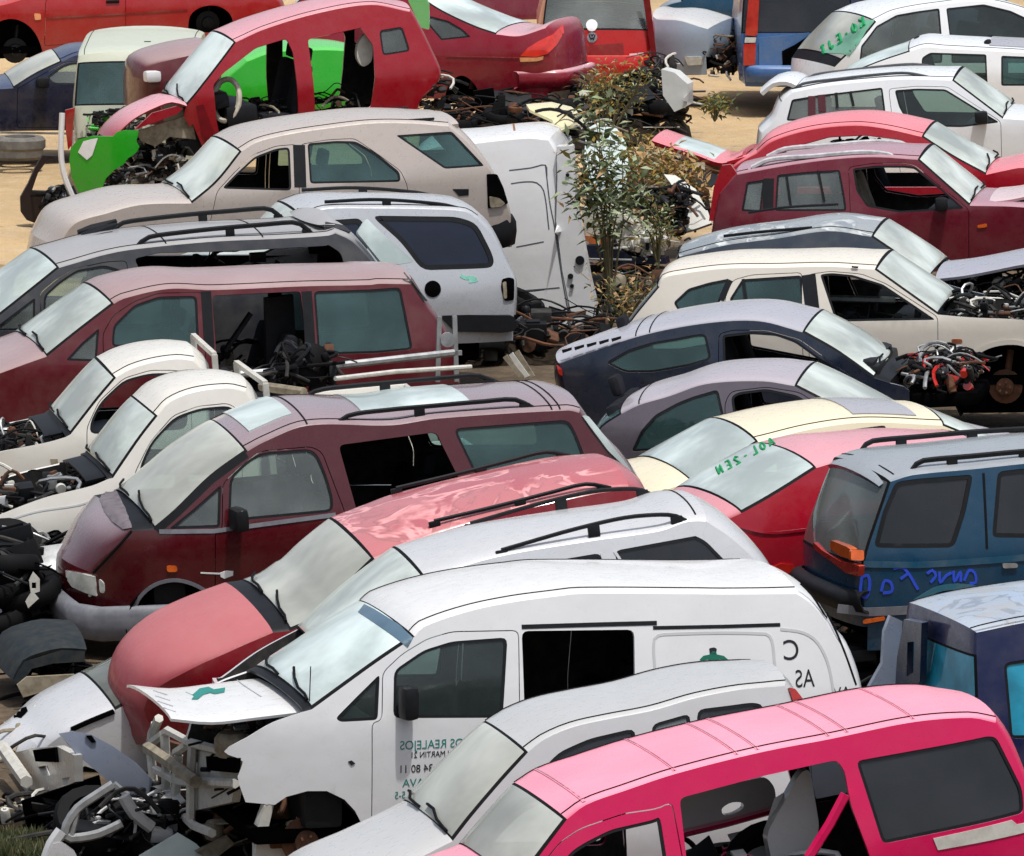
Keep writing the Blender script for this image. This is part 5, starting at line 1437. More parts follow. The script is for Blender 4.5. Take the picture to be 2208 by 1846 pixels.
# ================================================================== far row
c = Car('hatchback_car', "burgundy hatchback showing its red tail lamp and rear bumper", 'car', ('b 900,330', .80),
    [('front', "b -420,500 -410,300"), ('hood', "b -380,150 -200,60"), ('ws', "b 0,-120"), ('roof', "b 300,-130 500,-40"), ('rw', "b 650,60 850,155 970,195"), ('deck', "b 1100,205 1250,160"),
     ('tail', "b 1262,200 1270,290 1275,400 1262,520")],
    BURG, yaw=-20, tilt=2, W=1.66, zb=.9, tum=.28, z0=.2, sill=.25, glassrw=RW, crown={'rw': .08, 'deck': .05, 'tail': .10}, gutter=False, interior=False, seats=False,
    wins=[("b 560,110 600,92 700,118 780,165 828,210 660,228", 'p', .02)],
    arches=["b 670,660 690,510 740,440 790,430 850,480 885,560 900,660"])
xe = c.ends[1]
c.skin('tail_light', "b 1108,318 1150,272 1215,232 1290,195 1345,140 1352,185 1310,255 1262,305 1200,322", plain("bright red lens", (.72, .035, .02, 1), .2, coat=1), .012, 0, .02, 5)
c.skin('indicator_light', "b 1105,326 1200,326 1240,318 1236,338 1200,347 1108,350", plain("amber strip", srgb("#e8a06c"), .3), .014, 0, .02, 5)
c.bumper(1, c.S("b 1260,500")[0][1], c.S("b 1250,400")[0][1], BURG, 'rear_bumper', .10, .55, out=.06)
c.ribbon('body_crease', c.S("b 690,320 1100,330"), .015, BURG, .008)
c.hub("b 790,580", .2, .16, RUST)

c = Car('estate_car', "red estate seen from behind with a white badge on its tailgate", 'car', ('b 1875,175', .95),
    [('tail', "L -.03,.22 -.06,.5 -.02,.95"), ('rw', "L .25,1.42"), ('tail', "L .30,1.48"), ('roof', "L .8,1.5 2.4,1.45"), ('ws', "L 3.1,1.0"), ('hood', "L 4.2,.85"), ('front', "L 4.3,.4")],
    REDT, nose=1, yaw=90, W=1.66, zb=.95, tum=.2, z0=.1, tf=.08, tr=.05, glassrw=SGP, crown={'tail': .05, 'rw': .05}, seats=False)
def ring(px, r, n=16):
    (_, x, y, _z), = parse(px)
    return "S " + " ".join("%.2f,%.2f" % (x + r * math.cos(2 * math.pi * k / n), y + r * math.sin(2 * math.pi * k / n)) for k in range(n))
c.skin('plate_recess', "b 1385,268 1690,243 1695,330 1390,345", paint("deep red", srgb("#9c1815"), None), .004, 0, .003)
c.skin('badge', ring("b 1512,145", 12.5), WHITEINK, .02, 0, .02, 4)
c.skin('badge', ring("b 1514,212", 11), CHROME, .014, 0, .012, 4)
c.skinlines('badge', ["b 1497,195 1508,228 1514,210 1520,228 1531,195", "b 1506,192 1514,206 1522,192"], .009, BLACKINK, .018, smooth=False)
c.skin('model_lettering', "b 1725,305 1805,298 1805,312 1725,320", WHITEINK, .012, 0, .004, 4)
c.xface('tail_light', "b 1800,-30 1838,-30 1880,320 1850,330", -.12, plain("dull red lens", srgb("#7c0f14"), .4, coat=1), .05)
c.xface('model_lettering', "b 1725,305 1805,298 1805,312 1725,320", -.12, WHITEINK, .01)
c.bumper(-1, .25, .62, REDT, 'rear_bumper', .06, .4, out=.07)

c = Car('saloon_car', "pale blue grey car with torn off front corner by the blue rear-facing car", 'car', ('c 200,260', .70),
    [('tail', "c -2,330 0,180 2,95"), ('hood', "c 20,110 150,118 310,165"), ('front', "c 318,260 300,320")],
    BLUEGREY, nose=1, yaw=-16, tilt=2, W=1.68, zb=.9, tum=.3, z0=.1, interior=False, crown={'hood': .08}, hoodmat=None)
x1 = c.ends[1]
c.clutter('engine', (x1 - .05, -.75, .25), (x1 + .55, .6, .78), 90, 91, [RUST, TAN, TRIM, DIRTYWHITE, RUBBER, RUST])
c.lamp('headlight', "c 180,320 280,320 285,365 200,370", CLEARLENS, .03)

c = Car('small_van', "mid blue high car seen from behind with tall red tail lamps", 'car', ('c 1150,190', .98),
    [('tail', "L -.05,.25 -.06,.6 .0,.98"), ('rw', "L .10,1.5"), ('tail', "L .16,1.62"), ('roof', "L .5,1.68 2.4,1.6"), ('ws', "L 3.0,1.1"), ('hood', "L 3.6,.95"), ('front', "L 3.7,.4")],
    MIDBLUE, nose=1, yaw=90, W=1.64, zb=.98, tum=.06, z0=.1, tf=.05, tr=.04, glassrw=SGD, crown={'tail': .05, 'rw': .04}, seats=False)
c.xface('tail_light', "c 545,-60 605,-60 592,190 585,205 522,200", -.13, REDLENS, .08, .01)
c.xface('tail_light', "c 522,212 585,212 580,242 518,242", -.13, CLEARLENS, .08, .01)
c.xface('tail_light', "c 512,250 582,246 578,368 512,372", -.13, REDLENS, .08, .01)
c.xface('tailgate_panel', "c 600,215 885,185 840,240 740,300 735,395 600,395", -.13, paint("lighter blue", srgb("#4a7db8"), srgb("#7d9cc4"), .4), .03)
c.xface('torn_opening', "c 730,290 800,255 885,200 890,380 735,395", -.14, BLACKHOLE, .02)
c.bumper(-1, .30, .55, MIDBLUE, 'rear_bumper', .05, .4, out=.08)
c.xface('note', "c 705,-20 890,-20 905,55 715,25", -.02, WHITE, .01) if False else None
f = Frame('post', "white painted post standing behind the white saloon with green writing", 'post', ('c 930,260', .3), z0=.2)
f.rod('pole', [(x, 0, z) for x, z in f.Y("c 935,-80 925,260", 0)], .07, WHITE, None, 10)
c = Car('hatchback_car', "dark navy car cut off by the top edge behind the white post", 'car', ('c 950,120', 1.0),
    [('front', "c 985,320 985,140"), ('hood', "c 1000,90 1050,40"), ('ws', "c 1120,-40 1200,-120"), ('roof', "c 1500,-140 1800,-120"), ('rw', "c 2000,0"), ('tail', "c 2050,260")],
    NAVY, yaw=18, W=1.66, zb=.95, tum=.28, z0=.1, interior=False)

c = Car('hatchback_car', "dark maroon car behind the gap between the burgundy hatchback and the red estate", 'car', ('b 1100,60', .95),
    [('front', "b 560,240 570,60"), ('hood', "b 640,20 760,-20"), ('ws', "b 900,-130"), ('roof', "b 1150,-150 1400,-130"), ('tail', "b 1480,0 1490,240")],
    MAR3, yaw=12, W=1.66, zb=.9, tum=.28, z0=-.9, interior=False)
c = Car('saloon_car', "dark teal car behind the pale blue grey car front at the top edge", 'car', ('c 300,60', .85),
    [('tail', "c 40,240 44,60"), ('deck', "c 100,25 160,10"), ('rw', "c 260,-70"), ('roof', "c 420,-90 520,-90"), ('ws', "c 640,0"), ('hood', "c 760,20 860,40"), ('front', "c 870,240")],
    TEAL, nose=1, yaw=-8, W=1.66, zb=.9, tum=.28, z0=-.75, interior=False)
# ================================================================== the middle: white van body, weeds, wrecks
c = Car('panel_van', "tall white panel van body with pressed side panels, leaning beside the weeds", 'van', ('e 1200,500', 1.0),
    [('front', "b 430,2700 440,1050"), ('bodyroof', "b 560,860 850,815 1150,785 1265,795"), ('tail', "b 1308,880 e 1300,150 1350,450 1400,740 1425,900")],
    WHITE, nose=-1, yaw=-7, tilt=6, W=1.75, tuck=.01, zb=1.35, tum=.03, z0=-.62, sill=-.1, tf=.02, tr=.03, interior=False, floor=False, crown={'bodyroof': .07, 'tail': .02})
for st in ("b 1045,965 1170,950 1250,935 1258,1000", "b 1055,1040 1130,1030 1200,1035 1240,1080 1270,1300", "e 1085,270 1240,240", "e 1090,520 1330,500", "e 1140,690 1370,660", "b 1250,935 1275,1150 e 1300,150 1345,450 1390,700"):
    c.ribbon('panel_pressing', curve(c.S(st), .06), .014, plain('dark seam grey', (.09, .10, .12, 1), .6), .002)
x = c.ends[1]
c.slab('door_post', c.Y("b 1312,830 1400,828 1420,1010 e 1420,0 1455,200 1500,450 1552,660 1425,735 1385,600 1345,400 1310,120 b 1318,1000", -.86), -.86, .22, WHITE)
for st, r_ in (("e 1445,345", .05), ("e 1392,435", .03), ("e 1400,490", .022), ("b 1375,990", .02)):
    (xx, zz), = c.Y(st, -.87); b = MB(); b.disc((xx, -.875, zz), (0, 1, 0), r_, .03, 0, 12); b.build('door_catch', TRIM, c.e)
c.skinlines('rust_streak', ["b 1065,680 1075,740"], .012, plain("rust stain", (.35, .16, .07, 1), .8), .002)
f = Frame('wheel_arch_trim', "grey curved wheel arch trim lying below the white van body", 'car part', ('e 1180,850', .1), z0=.1)
f.rod('arch', [(x, 0, z) for x, z in curve(f.Y("e 1090,680 1140,740 1175,810 1190,860", 0), .05)], .06, GREYPL)

# cream crumpled panel behind the van
f = Frame('crumpled_panel', "cream yellow crumpled car panel on top behind the white van body", 'car part', ('b 1250,640', 1.95), yaw=12, z0=.3)
P = [f.Y(st, y) for st, y in (("b 1140,590 1290,580 1410,610 1490,680", .9), ("b 1160,620 1300,610 1400,650 1470,690", .45), ("b 1290,680 1340,700 1390,690 1460,720", .1), ("b 1310,750 1350,740 1400,720 1440,700", -.2))]
b = MB(); ys = (.9, .45, .1, -.2); vs = []
for k, row in enumerate(P):
    for i, (x, z) in enumerate(row): vs.append((x, ys[k] + .06 * ((i * 7 + k * 3) % 3), z))
b.add(vs, [(i + 4 * k, i + 4 * (k + 1), i + 1 + 4 * (k + 1), i + 1 + 4 * k) for k in range(3) for i in range(3)])
b.build('panel', [paint("cream yellow", srgb("#e3d9a8"), srgb("#efe6b8"), .5), INNER], f.e, solid=.03, inner=True)
f.clutter('torn_edge', (P[3][0][0], -.25, P[3][3][1] - .25), (P[0][3][0], .6, P[3][3][1] + .05), 20, 201, [TRIM, INNER, DIRTYWHITE, TAN])

# white wreck under the weeds
f = Frame('crushed_car', "crushed white car overgrown by weeds, its bonnet folded up and an orange lamp in front", 'car', ('p 420,1120', .7), yaw=-14, z0=.15)
f.W = 1.6; f.zb = 5; f.sill = 0; f.tuck = 0
f.slab('windscreen', f.Y("p 85,545 160,500 250,520 340,620 400,780 380,900 290,975 210,1005 140,880 110,740", .4), .4, .02, RW, bend=.1, lean=.9)
f.slab('bonnet', f.Y("p 588,812 660,818 800,895 900,1020 935,1085 850,1115 755,1140 735,1060 690,930 640,860", .2), .2, .04, paint("chalky white", srgb("#d4d5cf"), srgb("#dfdfd8"), .5, dust=.5), bend=.2, lean=.9)
f.slab('front_panel', f.Y("p 150,985 300,980 420,1040 520,1110 640,1130 660,1250 560,1255 420,1245 330,1160 180,1160", -.3), -.3, .3, paint("dirty white wreck", srgb("#c9c5b4"), None, dust=.5))
f.slab('indicator_light', f.Y("p 168,1158 330,1160 325,1212 200,1205", -.33), -.33, .05, plain("faded orange lens", (.55, .14, .03, 1), .3, second=(.35, .12, .05, 1)))
f.slab('bumper', f.Y("p 180,1215 330,1220 470,1290 660,1290 670,1330 300,1330 200,1290", -.36), -.36, .2, plain("navy bumper", (.012, .014, .03, 1), .5))
f.slab('rear_quarter', f.Y("p 640,140 720,160 800,230 800,360 720,400 650,300", 3.0), 3.0, .3, paint("chalky white", (.7, .7, .7, 1)))
f.clutter('engine', (f.Y("p 500,1000", 0)[0][0], -.1, f.Y("p 600,1140", 0)[0][1]), (f.Y("p 760,1000", 0)[0][0], .5, f.Y("p 600,880", 0)[0][1]), 60, 210, [TRIM, INNER, RUBBER, TAN, TRIM, RUST])
f.clutter('crushed_front', (f.Y("p 400,1000", 0)[0][0], -.4, f.Y("p 600,1250", 0)[0][1]), (f.Y("p 680,1000", 0)[0][0], -.1, f.Y("p 600,1120", 0)[0][1]), 30, 211, [DIRTYWHITE, TAN, DIRTYWHITE, INNER])
f.yrod('wire', "p 200,1300 460,1305", -.5, .012, ALU); f.yrod('wire', "p 260,1340 430,1395", -.5, .008, ALU); f.yrod('wire', "p 300,1290 380,1120 420,1060", -.5, .02, INNER)

# white broken front beside the red estate
f = Frame('broken_wing', "white broken car wing standing under the red estate's right corner", 'car part', ('p 720,380', .1), yaw=-10, z0=.05)
f.slab('wing', rounded(f.Y("p 655,150 720,165 790,215 800,300 790,350 700,410 690,390 760,330 650,295", 0), .04), 0, .15, WHITE)
f.clutter('broken_bracket', (f.Y("p 520,400", .2)[0][0], .0, .02), (f.Y("p 720,400", .2)[0][0], .5, .7), 40, 220, [TRIM, INNER, DIRTYWHITE, ALU])
# scrap on the ground below the weeds and behind
def heap(name, label, st, d0, d1, h, n, seed, mats, big=.3, z=0.0):
    """scrap strewn over a patch of ground: st two pixels (left, right) on the ground"""
    (_, ax, ay, _z), (_, bx, by, _z2) = parse(st)
    A, B = at(ax, ay, z), at(bx, by, z); o_ = (A + B) / 2
    f = Frame.__new__(Frame); e = bpy.data.objects.new(name, None); COL.objects.link(e); e.location = o_; f.e = e
    tag(e, label, 'scrap', None, 'stuff')
    rnd = random.Random(seed); hw_ = abs(B.x - A.x) / 2
    b = MB()
    b.v = []
    # a mound, then clutter over it
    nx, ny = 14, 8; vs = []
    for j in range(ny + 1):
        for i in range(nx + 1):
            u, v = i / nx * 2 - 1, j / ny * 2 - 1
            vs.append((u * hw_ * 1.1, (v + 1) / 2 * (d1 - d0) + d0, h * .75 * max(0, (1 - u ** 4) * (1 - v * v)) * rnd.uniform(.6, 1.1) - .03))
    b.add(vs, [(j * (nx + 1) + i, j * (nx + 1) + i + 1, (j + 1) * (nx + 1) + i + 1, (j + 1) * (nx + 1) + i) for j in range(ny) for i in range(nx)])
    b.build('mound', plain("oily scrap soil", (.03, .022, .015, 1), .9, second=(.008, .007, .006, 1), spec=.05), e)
    f.clutter('scrap', (-hw_, d0 * .8, h * .15), (hw_, d1 * .8, h), n, seed, mats, None, big)
    return f
heap('scrap_heap', "dark scrap and brush below the weeds in the middle", "p 150,1640 700,1600", -.3, 1.8, .35, 60, 231, [TRIM, RUST, RUBBER, INNER, TAN, RUST])
heap('scrap_heap', "dark scrap under the burgundy hatchback", "S 920,306 1250,306", -.6, 1.6, .5, 80, 234, [TRIM, RUBBER, INNER, RUBBER, RUST, TRIM])
heap('scrap_heap', "dark scrap under the red estate, behind the weeds", "S 1240,292 1480,292", -.8, 1.6, .65, 90, 232, [TRIM, RUBBER, INNER, DIRTYWHITE, RUST, TRIM])
heap('scrap_heap', "dark scrap under the tail of the silver off-road car", "e 620,920 1240,1000", .2, 2.2, .6, 60, 233, [TRIM, RUBBER, INNER, TAN, RUST, TRIM])

heap('scrap_heap', "added scrap that darkens the gap below the teal off-road car", "S 1770,1470 2260,1470", -.5, 2.2, .3, 70, 235, [TRIM, RUBBER, INNER, RUBBER, RUST, TRIM])  # heap added to darken the open gap under the car
heap('scrap_heap', "dark scrap between the white van body and the navy hatchback", "S 1140,745 1330,745", -2.0, .8, .3, 40, 236, [TRIM, RUBBER, INNER, RUST, RUST, TRIM])
heap('brush_heap', "brown scrap and brush behind the weeds, left of the raised tailgate", "S 1285,440 1520,440", -1.0, 2.0, .5, 70, 237, [RUST, TRIM, INNER, RUST, TAN, RUST])
# weeds
def leafmat(name, a, b_):
    key = ('leaf', name)
    if key in MATS: return MATS[key]
    m, n, o = nt(name)
    tc = N(n, 'ShaderNodeTexCoord').outputs['Object']
    c = mixc(n, ramp(n, noise(n, tc, 7, 3, .6), .35, .65), a, b_)
    p = N(n, 'ShaderNodeBsdfPrincipled'); n.links.new(c, p.inputs['Base Color']); p.inputs['Roughness'].default_value = .6
    t = N(n, 'ShaderNodeBsdfTranslucent'); n.links.new(c, t.inputs['Color'])
    mx = N(n, 'ShaderNodeMixShader'); mx.inputs[0].default_value = .25
    n.links.new(p.outputs[0], mx.inputs[1]); n.links.new(t.outputs[0], mx.inputs[2]); n.links.new(mx.outputs[0], o.inputs[0])
    MATS[key] = m; return m
LG = leafmat("grey green leaf", (.26, .34, .17, 1), (.48, .54, .36, 1)); LY = leafmat("yellowing leaf", (.34, .22, .035, 1), (.20, .19, .05, 1)); LD = leafmat("dry brown leaf", (.36, .19, .06, 1), (.52, .34, .16, 1))
LDG = leafmat("dark green leaf", (.045, .07, .02, 1), (.09, .12, .04, 1))
STEM = plain("weed stem", (.14, .12, .06, 1), .8)
def weed(name, label, base, tips, d, n, mats, size, seed, spread=.16, cat='weed', bare=.25, zb=0.0):
    """stems from one root to the traced tips, leaves along the upper stem"""
    rnd = random.Random(seed)
    (_, bx, by, _z), = parse(base); k = ray(bx, by); B = CAM + k * (d / k.y)
    e = bpy.data.objects.new(name, None); COL.objects.link(e); e.location = B; tag(e, label, cat)
    st = MB(); lv = [MB() for _ in mats]
    for (_, x, y, _z) in parse(tips):
        k = ray(x, y); T = CAM + k * ((d + rnd.uniform(-.35, .35)) / k.y) - B
        mid = T * .5 + Vector((rnd.uniform(-.12, .12), rnd.uniform(-.1, .1), .05))
        p = [Vector((0, 0, -.1)), mid * .5, mid, mid * .5 + T * .5, T]
        st.tube(p, [.014, .012, .009, .006, .003], 0, 5)
        for i in range(n):
            t = bare + (1 - bare) * rnd.random() ** .8
            c = (p[1] * (1 - t) + p[2] * t) if t < .5 else (mid * (1 - (t - .5) * 2) + T * (t - .5) * 2)
            c = c + Vector((rnd.gauss(0, spread), rnd.gauss(0, spread), rnd.gauss(0, spread * .8)))
            L = size * rnd.uniform(.6, 1.3); w = L * rnd.uniform(.22, .4)
            rot = Matrix.Rotation(rnd.uniform(0, 6.28), 3, 'Z') @ Matrix.Rotation(rnd.uniform(-1.0, .6), 3, 'Y') @ Matrix.Rotation(rnd.uniform(-.8, .8), 3, 'X')
            q = [rot @ Vector(v) + c for v in ((0, 0, 0), (L * .35, w / 2, .01), (L, 0, -.02), (L * .35, -w / 2, .01))]
            hi = (t > .86); mi = rnd.choices(range(len(mats)), [m_[1] if not hi else m_[2] for m_ in mats])[0]
            lv[mi].add(q, [(0, 1, 2, 3)])
            if rnd.random() < .15: st.tube([c, (p[2] if t < .6 else p[3]) * .5 + c * .5], .003, 0, 4)
    st.build('stem', STEM, e)
    for b, m_ in zip(lv, mats):
        if b.f: b.build('foliage', m_[0], e)
    return e
MX = [(LG, 6, 3), (LY, .8, 3), (LDG, 3, 1), (LD, .3, .8)]
weed('tall_weed', "tall grey green weed with yellow tips growing beside the white van body", "p 330,1560", "p 220,330 260,260 330,560 180,640 250,700 400,640 430,760 300,850 200,830 360,940 150,740", 86.3, 62, MX, .16, 1, .14, bare=.6)
weed('dry_weed', "orange brown dried weed beside the raised red tailgate", "p 760,1100", "p 560,640 620,600 690,680 760,690 820,760 740,800 600,720 850,800 680,820", 92.0, 60, [(LD, 4, 4), (LY, 2, 2), (LG, .6, .3)], .12, 2, .11, bare=.55)
weed('dry_bush', "dense brown dry bush behind the crushed car", "p 560,960", "p 420,560 470,600 520,560 560,600 600,580 650,640 380,640 450,680 540,660 620,680", 97.0, 40, [(LD, 3, 3), (LY, 2, 2), (LDG, 3, 1)], .13, 12, .2, bare=.3)
weed('yellow_weed', "yellow flowering weed in front of the red estate tailgate", "p 330,520", "p 240,140 330,150 530,100 380,130 210,200 260,380 520,130 430,300 480,260 170,220", 96.5, 60, [(LY, 4, 5), (LG, 2, 1), (LDG, 3, 0.4)], .085, 3, .10, bare=.5)
weed('bramble', "dark green weed against the crushed white car's bonnet", "p 620,1300", "p 560,830 600,950 660,1000 640,1080 700,1060 580,1050 520,930 470,960", 86.8, 40, [(LDG, 4, 3), (LY, 2, 2), (LG, 1, 1)], .08, 4, .10, bare=.4)
weed('dry_brush', "brown dry brush in the shade below the crushed white car", "p 430,1720", "p 250,1380 330,1420 500,1380 420,1450 540,1480 560,1400 480,1520 300,1500 240,1450 620,1400", 84.6, 32, [(LD, 3, 3), (LDG, 3, 2), (LY, 1, 1)], .085, 5, .13, bare=.25)
weed('grass_tuft', "small green tuft growing on the bare sand by the blue car", "c 350,640", "c 330,570 350,550 380,600 320,610 360,590", 97.5, 40, [(LY, 2, 2), (LDG, 3, 2)], .10, 6, .07, bare=.1)

# ================================================================== bottom left: stripped fronts and scrap
c = Car('hatchback_car', "stripped silver white car front with its bonnet on, below the smooth pink bonnet", 'car', ('k 430,700', .86),
    [('front', "k 60,1010 150,960 240,870"), ('hood', "k 330,800 430,745 650,645"), ('ws', "k 800,560 960,430")],
    SILVERW, yaw=13, tilt=4, W=1.62, zb=.9, tum=.3, z0=-.50, sill=.35, interior=False, floor=False, glassws=glass("murky olive glass", (.2, .22, .18, 1), .5, (.24, .25, .2, 1)), crown={'front': .2, 'hood': .07, 'ws': .1}, tf=.4,
    bot="k 1100,700 1000,900 850,1060 700,1090 600,1000 480,960 400,1010")
c.skin('hood_hole', "k 75,670 105,640 150,625 158,650 120,690 95,685 80,690", BLACKHOLE, .004, 0, .003, 4)
xf = c.ends[0] + .1
c.clutter('front_structure', (xf, -.7, .25), (xf + .5, .55, .62), 80, 301, [DIRTYWHITE, TAN, DIRTYWHITE, DIRTYWHITE, INNER, RUST], big=.22)
c.xface('headlight_hole', "k 185,870 310,855 320,940 200,935", xf - .12, BLACKHOLE, .05)
c.xface('front_panel', "k 60,890 180,860 320,848 420,900 425,1050 340,1090 310,1190 200,1250 150,1240 110,1060", xf - .10, paint("chipped white", srgb("#cfcdc6"), None, dust=.6), .06, 0, None, ["k 215,965 270,955 285,1015 240,1015", "k 150,1010 180,1000 185,1060 160,1070", "k 350,1030 400,1020 390,1060 355,1065", "k 230,1090 280,1080 270,1140 240,1150"])
c.skinlines('hood_gap', ["k 405,755 500,712 645,652"], .022, BLACKHOLE, .0)
c.slab('inner_wing', c.Y("k 420,790 640,690 780,740 880,900 880,1030 700,1000 560,900", -.70), -.70, .05, paint("pale primer", (.55, .57, .58, 1)))
c.rod('chassis_leg', [(*a, b) for a, b in zip([(c.X("k 10,850", xf)[0][0] * 0 + xf - .2, c.X("k 10,850", xf - .2)[0][0]), (xf - .2, c.X("k 150,1050", xf - .2)[0][0])], [c.X("k 10,850", xf - .2)[0][1], c.X("k 150,1050", xf - .2)[0][1]])], .05, DIRTYWHITE)
f = Frame('car_wing', "loose slate blue car wing leaning between the stripped front and the van grille", 'car part', ('k 620,960', .6), yaw=14, z0=.0)
f.W = 1.0
f.slab('wing', f.Y("k 340,780 420,765 520,785 640,850 780,950 865,1045 840,1140 760,1130 660,1090 560,1000 440,900", -.5), -.5, .04, GREYRUB, ["k 0,0"] and (), bend=.35)
f.slab('wing_slot', f.Y("k 485,790 520,788 545,825 520,830", -.505), -.51, .02, BLACKHOLE)

f = Frame('car_shell', "black car shell with silver door frames at the bottom left", 'car', ('k 500,1300', .5), yaw=12, z0=-.2)
for st, y, r_ in (("k 365,1350 380,1290 440,1200 540,1130 640,1065", -.4, .035), ("k 360,1350 400,1370 560,1345 690,1285", -.4, .035), ("k 440,1200 420,1290 400,1360", -.4, .025),
                  ("k 270,1480 300,1400 350,1330", -.5, .05), ("k 700,1130 760,1230 860,1310", -.3, .045), ("k 640,1065 720,1130", .0, .03), ("k 450,1330 560,1280 660,1290", -.1, .02)):
    f.yrod('door_frame', st, y, r_, ALU if r_ < .045 else LTGREY)
f.slab('door_skin', f.Y("k 270,1470 300,1400 350,1390 420,1440 480,1560 300,1600", -.55), -.55, .05, SILVERW)
f.slab('windscreen', f.Y("k 790,1470 1010,1340 1110,1400 1180,1470 1000,1620 760,1600", -.5), -.5, .03, RW)
f.slab('bumper_piece', f.Y("k 1110,1450 1290,1360 1330,1400 1200,1500", -.6), -.6, .08, TAN)
f.clutter('interior_scrap', (f.Y("k 380,1400", 0)[0][0], -.2, f.Y("k 500,1480", 0)[0][1]), (f.Y("k 960,1400", 0)[0][0], .7, f.Y("k 500,1240", 0)[0][1]), 110, 310, [TRIM, INNER, RUBBER, TRIM, BLACKHOLE, INNER], big=.3)
f.clutter('roof_scrap', (f.Y("k 640,1300", 0)[0][0], -.2, f.Y("k 700,1360", 0)[0][1]), (f.Y("k 960,1300", 0)[0][0], .5, f.Y("k 700,1180", 0)[0][1]), 30, 311, [TRIM, INNER, RUBBER, TRIM, LTGREY, INNER], big=.25)
f.slab('dark_backing', f.Y("k 250,1560 330,1330 480,1180 700,1120 1000,1300 1040,1560", 1.0), 1.0, .05, BLACKHOLE)  # upright flat black sheet behind the door frames
f = Frame('wheel_arch_panel', "cream curved wing panel under the white lettered van's front wheel arch", 'car part', ('k 1500,1350', .4), yaw=15, z0=.05)
f.slab('panel', f.Y("k 1500,1190 1550,1180 1520,1310 1640,1400 1660,1500 1580,1560 1450,1500 1450,1330", -.3), -.3, .12, CREAMW)

# left edge, dark junk in front of the people carrier's nose
c = Frame('car_bonnet', "dark blue grey bonnet with a beige panel, in the scrap at the left", 'car part', ('k 300,420', .55), yaw=10, z0=-.26)
DBG = plain("dull blue grey", (.014, .021, .026, 1), .7, second=(.035, .037, .036, 1), spec=.2)
c.strip('bonnet', c.Y("k 70,470 130,362 230,318 350,292 490,300", -.7), .7, DBG, .03, .06)
c.slab('wing', c.Y("k 75,480 135,372 350,305 480,310 480,370 300,380 180,410 110,520", -.7), -.70, .04, DBG)
c.slab('beige_panel', c.Y("k 95,500 150,455 420,440 300,520 130,570", -.78), -.80, .04, TAN)
c.clutter('engine', (c.Y("k 110,500", 0)[0][0], -.6, -.05), (c.Y("k 470,500", 0)[0][0], .6, .45), 70, 330, [TRIM, INNER, RUBBER, TRIM, RUBBER, BLACKHOLE])
heap('scrap_heap', "black scrap heap at the left edge below the white pickup", "h -160,1450 190,1450", .1, 2.0, .75, 200, 320, [TRIM, RUBBER, INNER, TRIM, ALU, BLACKHOLE], .4)
heap('scrap_heap', "brown scrap and soil under the stripped silver front", "k -100,1250 420,1290", -.3, .4, .10, 26, 321, [INNER, TAN, TRIM, DIRTYWHITE, RUBBER, INNER], .18)
heap('scrap_heap', "scrap under the front of the white lettered van", "k 1100,1480 2050,1500", .3, 1.6, .25, 80, 322, [RUST, TAN, TRIM, RUBBER, RUST, INNER], .25)
f = Frame('bracket', "small white bracket sticking out of the black scrap heap at the left", 'car part', ('h 190,1170', .6), yaw=10)
f.slab('plate', f.Y("h 165,1030 190,980 225,1020 225,1090 195,1100 220,1130 160,1185 145,1150 175,1100", 0), 0, .03, DIRTYWHITE, [f.Y("h 180,1040 205,1040 205,1075 180,1075", 0)])
f = Frame('dark_panel', "dark slate car panel under the white pickup wing at the left edge", 'car part', ('h 60,930', .7), yaw=12)
f.slab('panel', rounded(f.Y("h -80,880 110,878 122,920 90,1010 60,1080 -80,1110", 0), .05), 0, .08, plain("slate panel", (.03, .035, .05, 1), .4))

# grass at the bottom left corner
rnd = random.Random(9); b = MB()
for k in range(2600):
    x, y = rnd.uniform(0, 290) / Q, 1286 + rnd.uniform(1370, 1490) / Q
    if rnd.random() < (x / 110) ** 2 * .6: continue
    p = at(x, y, 0.0); h = rnd.uniform(.04, .12); a = rnd.uniform(0, 6.28); dx, dy = math.cos(a) * .012, math.sin(a) * .012
    l = Vector((rnd.gauss(0, .03), rnd.gauss(0, .03), h)); b.add([p + Vector((dx, dy, 0)), p - Vector((dx, dy, 0)), p + l], [(0, 1, 2)])
o = b.build('grass', leafmat("short grass", (.06, .08, .03, 1), (.14, .13, .06, 1))); tag(o, "short green grass in the bottom left corner", 'grass', None, 'stuff')
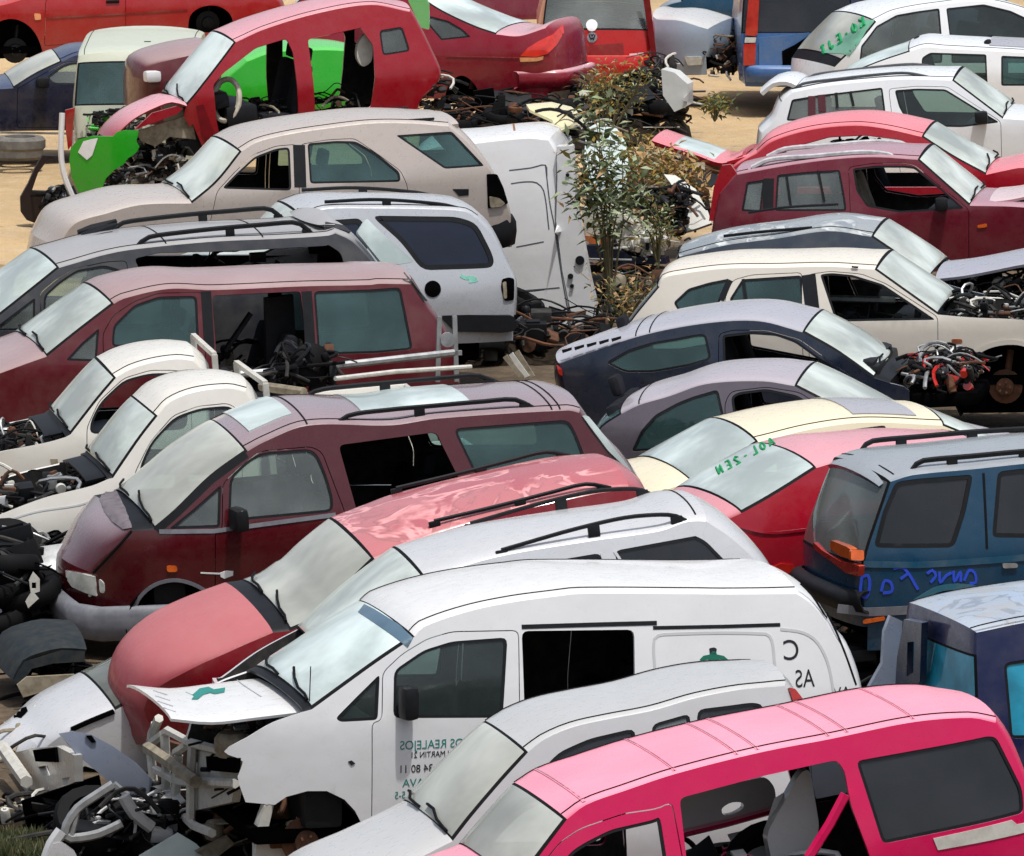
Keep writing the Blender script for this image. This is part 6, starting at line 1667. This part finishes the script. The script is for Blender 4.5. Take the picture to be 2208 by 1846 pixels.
# ------------------------------------------------------------------ ground, sky, light
def ground():
    m, n, o = nt("sandy yard ground")
    tc = N(n, 'ShaderNodeTexCoord').outputs['Object']
    c = mixc(n, ramp(n, noise(n, tc, .35, 6, .6), .35, .65), (.60, .42, .215, 1), (.44, .31, .165, 1))
    c = mixc(n, ramp(n, noise(n, tc, 3, 8, .7), .45, .7, 0, .6), c, (.58, .46, .31, 1))
    c = mixc(n, ramp(n, noise(n, tc, 22, 5, .7), .58, .68, 0, .7), c, (.16, .11, .07, 1))
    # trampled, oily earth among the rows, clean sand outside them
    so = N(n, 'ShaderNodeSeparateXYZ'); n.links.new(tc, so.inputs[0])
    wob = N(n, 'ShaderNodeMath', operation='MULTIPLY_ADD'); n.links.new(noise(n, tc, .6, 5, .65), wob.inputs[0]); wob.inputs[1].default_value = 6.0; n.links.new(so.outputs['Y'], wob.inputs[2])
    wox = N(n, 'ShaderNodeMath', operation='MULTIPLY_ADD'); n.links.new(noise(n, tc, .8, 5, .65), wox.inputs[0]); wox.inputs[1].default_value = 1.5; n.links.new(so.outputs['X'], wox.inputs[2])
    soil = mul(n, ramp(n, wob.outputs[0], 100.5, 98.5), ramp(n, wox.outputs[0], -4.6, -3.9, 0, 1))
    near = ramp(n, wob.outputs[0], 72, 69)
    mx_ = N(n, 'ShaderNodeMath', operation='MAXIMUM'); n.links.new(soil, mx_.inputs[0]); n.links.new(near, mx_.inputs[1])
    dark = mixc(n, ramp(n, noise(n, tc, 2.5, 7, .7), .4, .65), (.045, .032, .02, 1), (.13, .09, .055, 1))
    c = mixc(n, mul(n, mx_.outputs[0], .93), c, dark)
    c = mixc(n, ramp(n, noise(n, tc, .55, 4, .6, .5), .60, .68, 0, .55), c, (.10, .075, .05, 1))
    b = N(n, 'ShaderNodeBsdfPrincipled'); n.links.new(c, b.inputs['Base Color']); b.inputs['Roughness'].default_value = .95
    bp = N(n, 'ShaderNodeBump'); bp.inputs['Strength'].default_value = .7; bp.inputs['Distance'].default_value = .08
    n.links.new(noise(n, tc, 9, 8, .7), bp.inputs['Height']); n.links.new(bp.outputs[0], b.inputs['Normal'])
    n.links.new(b.outputs[0], o.inputs[0])
    rnd = random.Random(5)
    q = MB(); nx, ny = 70, 90
    def hgt(x, y):
        return .05 * math.sin(x * .9 + 1.3 * math.sin(y * .4)) + .04 * math.sin(y * .7 + x * .35) - .06
    vs = []
    for j in range(ny + 1):
        y = -40 + 940 * (j / ny) ** 1.8 if j else -40
        for i in range(nx + 1):
            x = (i / nx - .5); x = 600 * x * abs(x) * 2
            vs.append((x, y, hgt(x, y) if abs(x) < 60 and 20 < y < 200 else -.06))
    q.add(vs, [(j * (nx + 1) + i, j * (nx + 1) + i + 1, (j + 1) * (nx + 1) + i + 1, (j + 1) * (nx + 1) + i) for j in range(ny) for i in range(nx)])
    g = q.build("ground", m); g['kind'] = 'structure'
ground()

w = bpy.data.worlds.new("World"); scene.world = w; w.use_nodes = True
wn = w.node_tree; wn.nodes.clear()
wo = wn.nodes.new('ShaderNodeOutputWorld'); bg = wn.nodes.new('ShaderNodeBackground'); sk = wn.nodes.new('ShaderNodeTexSky')
sk.sky_type = 'NISHITA'; sk.sun_disc = False
SUN_EL, SUN_AZ = R(71), R(155)      # azimuth measured from +Y, clockwise
sk.sun_elevation = SUN_EL; sk.sun_rotation = SUN_AZ
sk.dust_density = 4.0; sk.air_density = 1.0; sk.ozone_density = 1.0; sk.altitude = 100
hs = wn.nodes.new('ShaderNodeHueSaturation'); hs.inputs['Saturation'].default_value = .62
wn.links.new(sk.outputs[0], hs.inputs['Color']); wn.links.new(hs.outputs[0], bg.inputs[0])
bg.inputs[1].default_value = .11
wn.links.new(bg.outputs[0], wo.inputs[0])
sd = bpy.data.lights.new("sun", 'SUN'); sd.energy = 2.7; sd.angle = R(1.5); sd.color = (1, .975, .94)
so_ = bpy.data.objects.new("sun", sd); COL.objects.link(so_)
dv = Vector((math.sin(SUN_AZ) * math.cos(SUN_EL), math.cos(SUN_AZ) * math.cos(SUN_EL), math.sin(SUN_EL)))
so_.rotation_euler = dv.to_track_quat('Z', 'Y').to_euler(); so_.location = dv * 60
scene.view_settings.view_transform = 'Standard'; scene.view_settings.look = 'None'
scene.view_settings.gamma = 1.0; scene.view_settings.exposure = 0.28
scene.cycles.use_denoising = True
scene.cycles.max_bounces = 8; scene.cycles.transparent_max_bounces = 16
scene.cycles.diffuse_bounces = 3; scene.cycles.glossy_bounces = 4
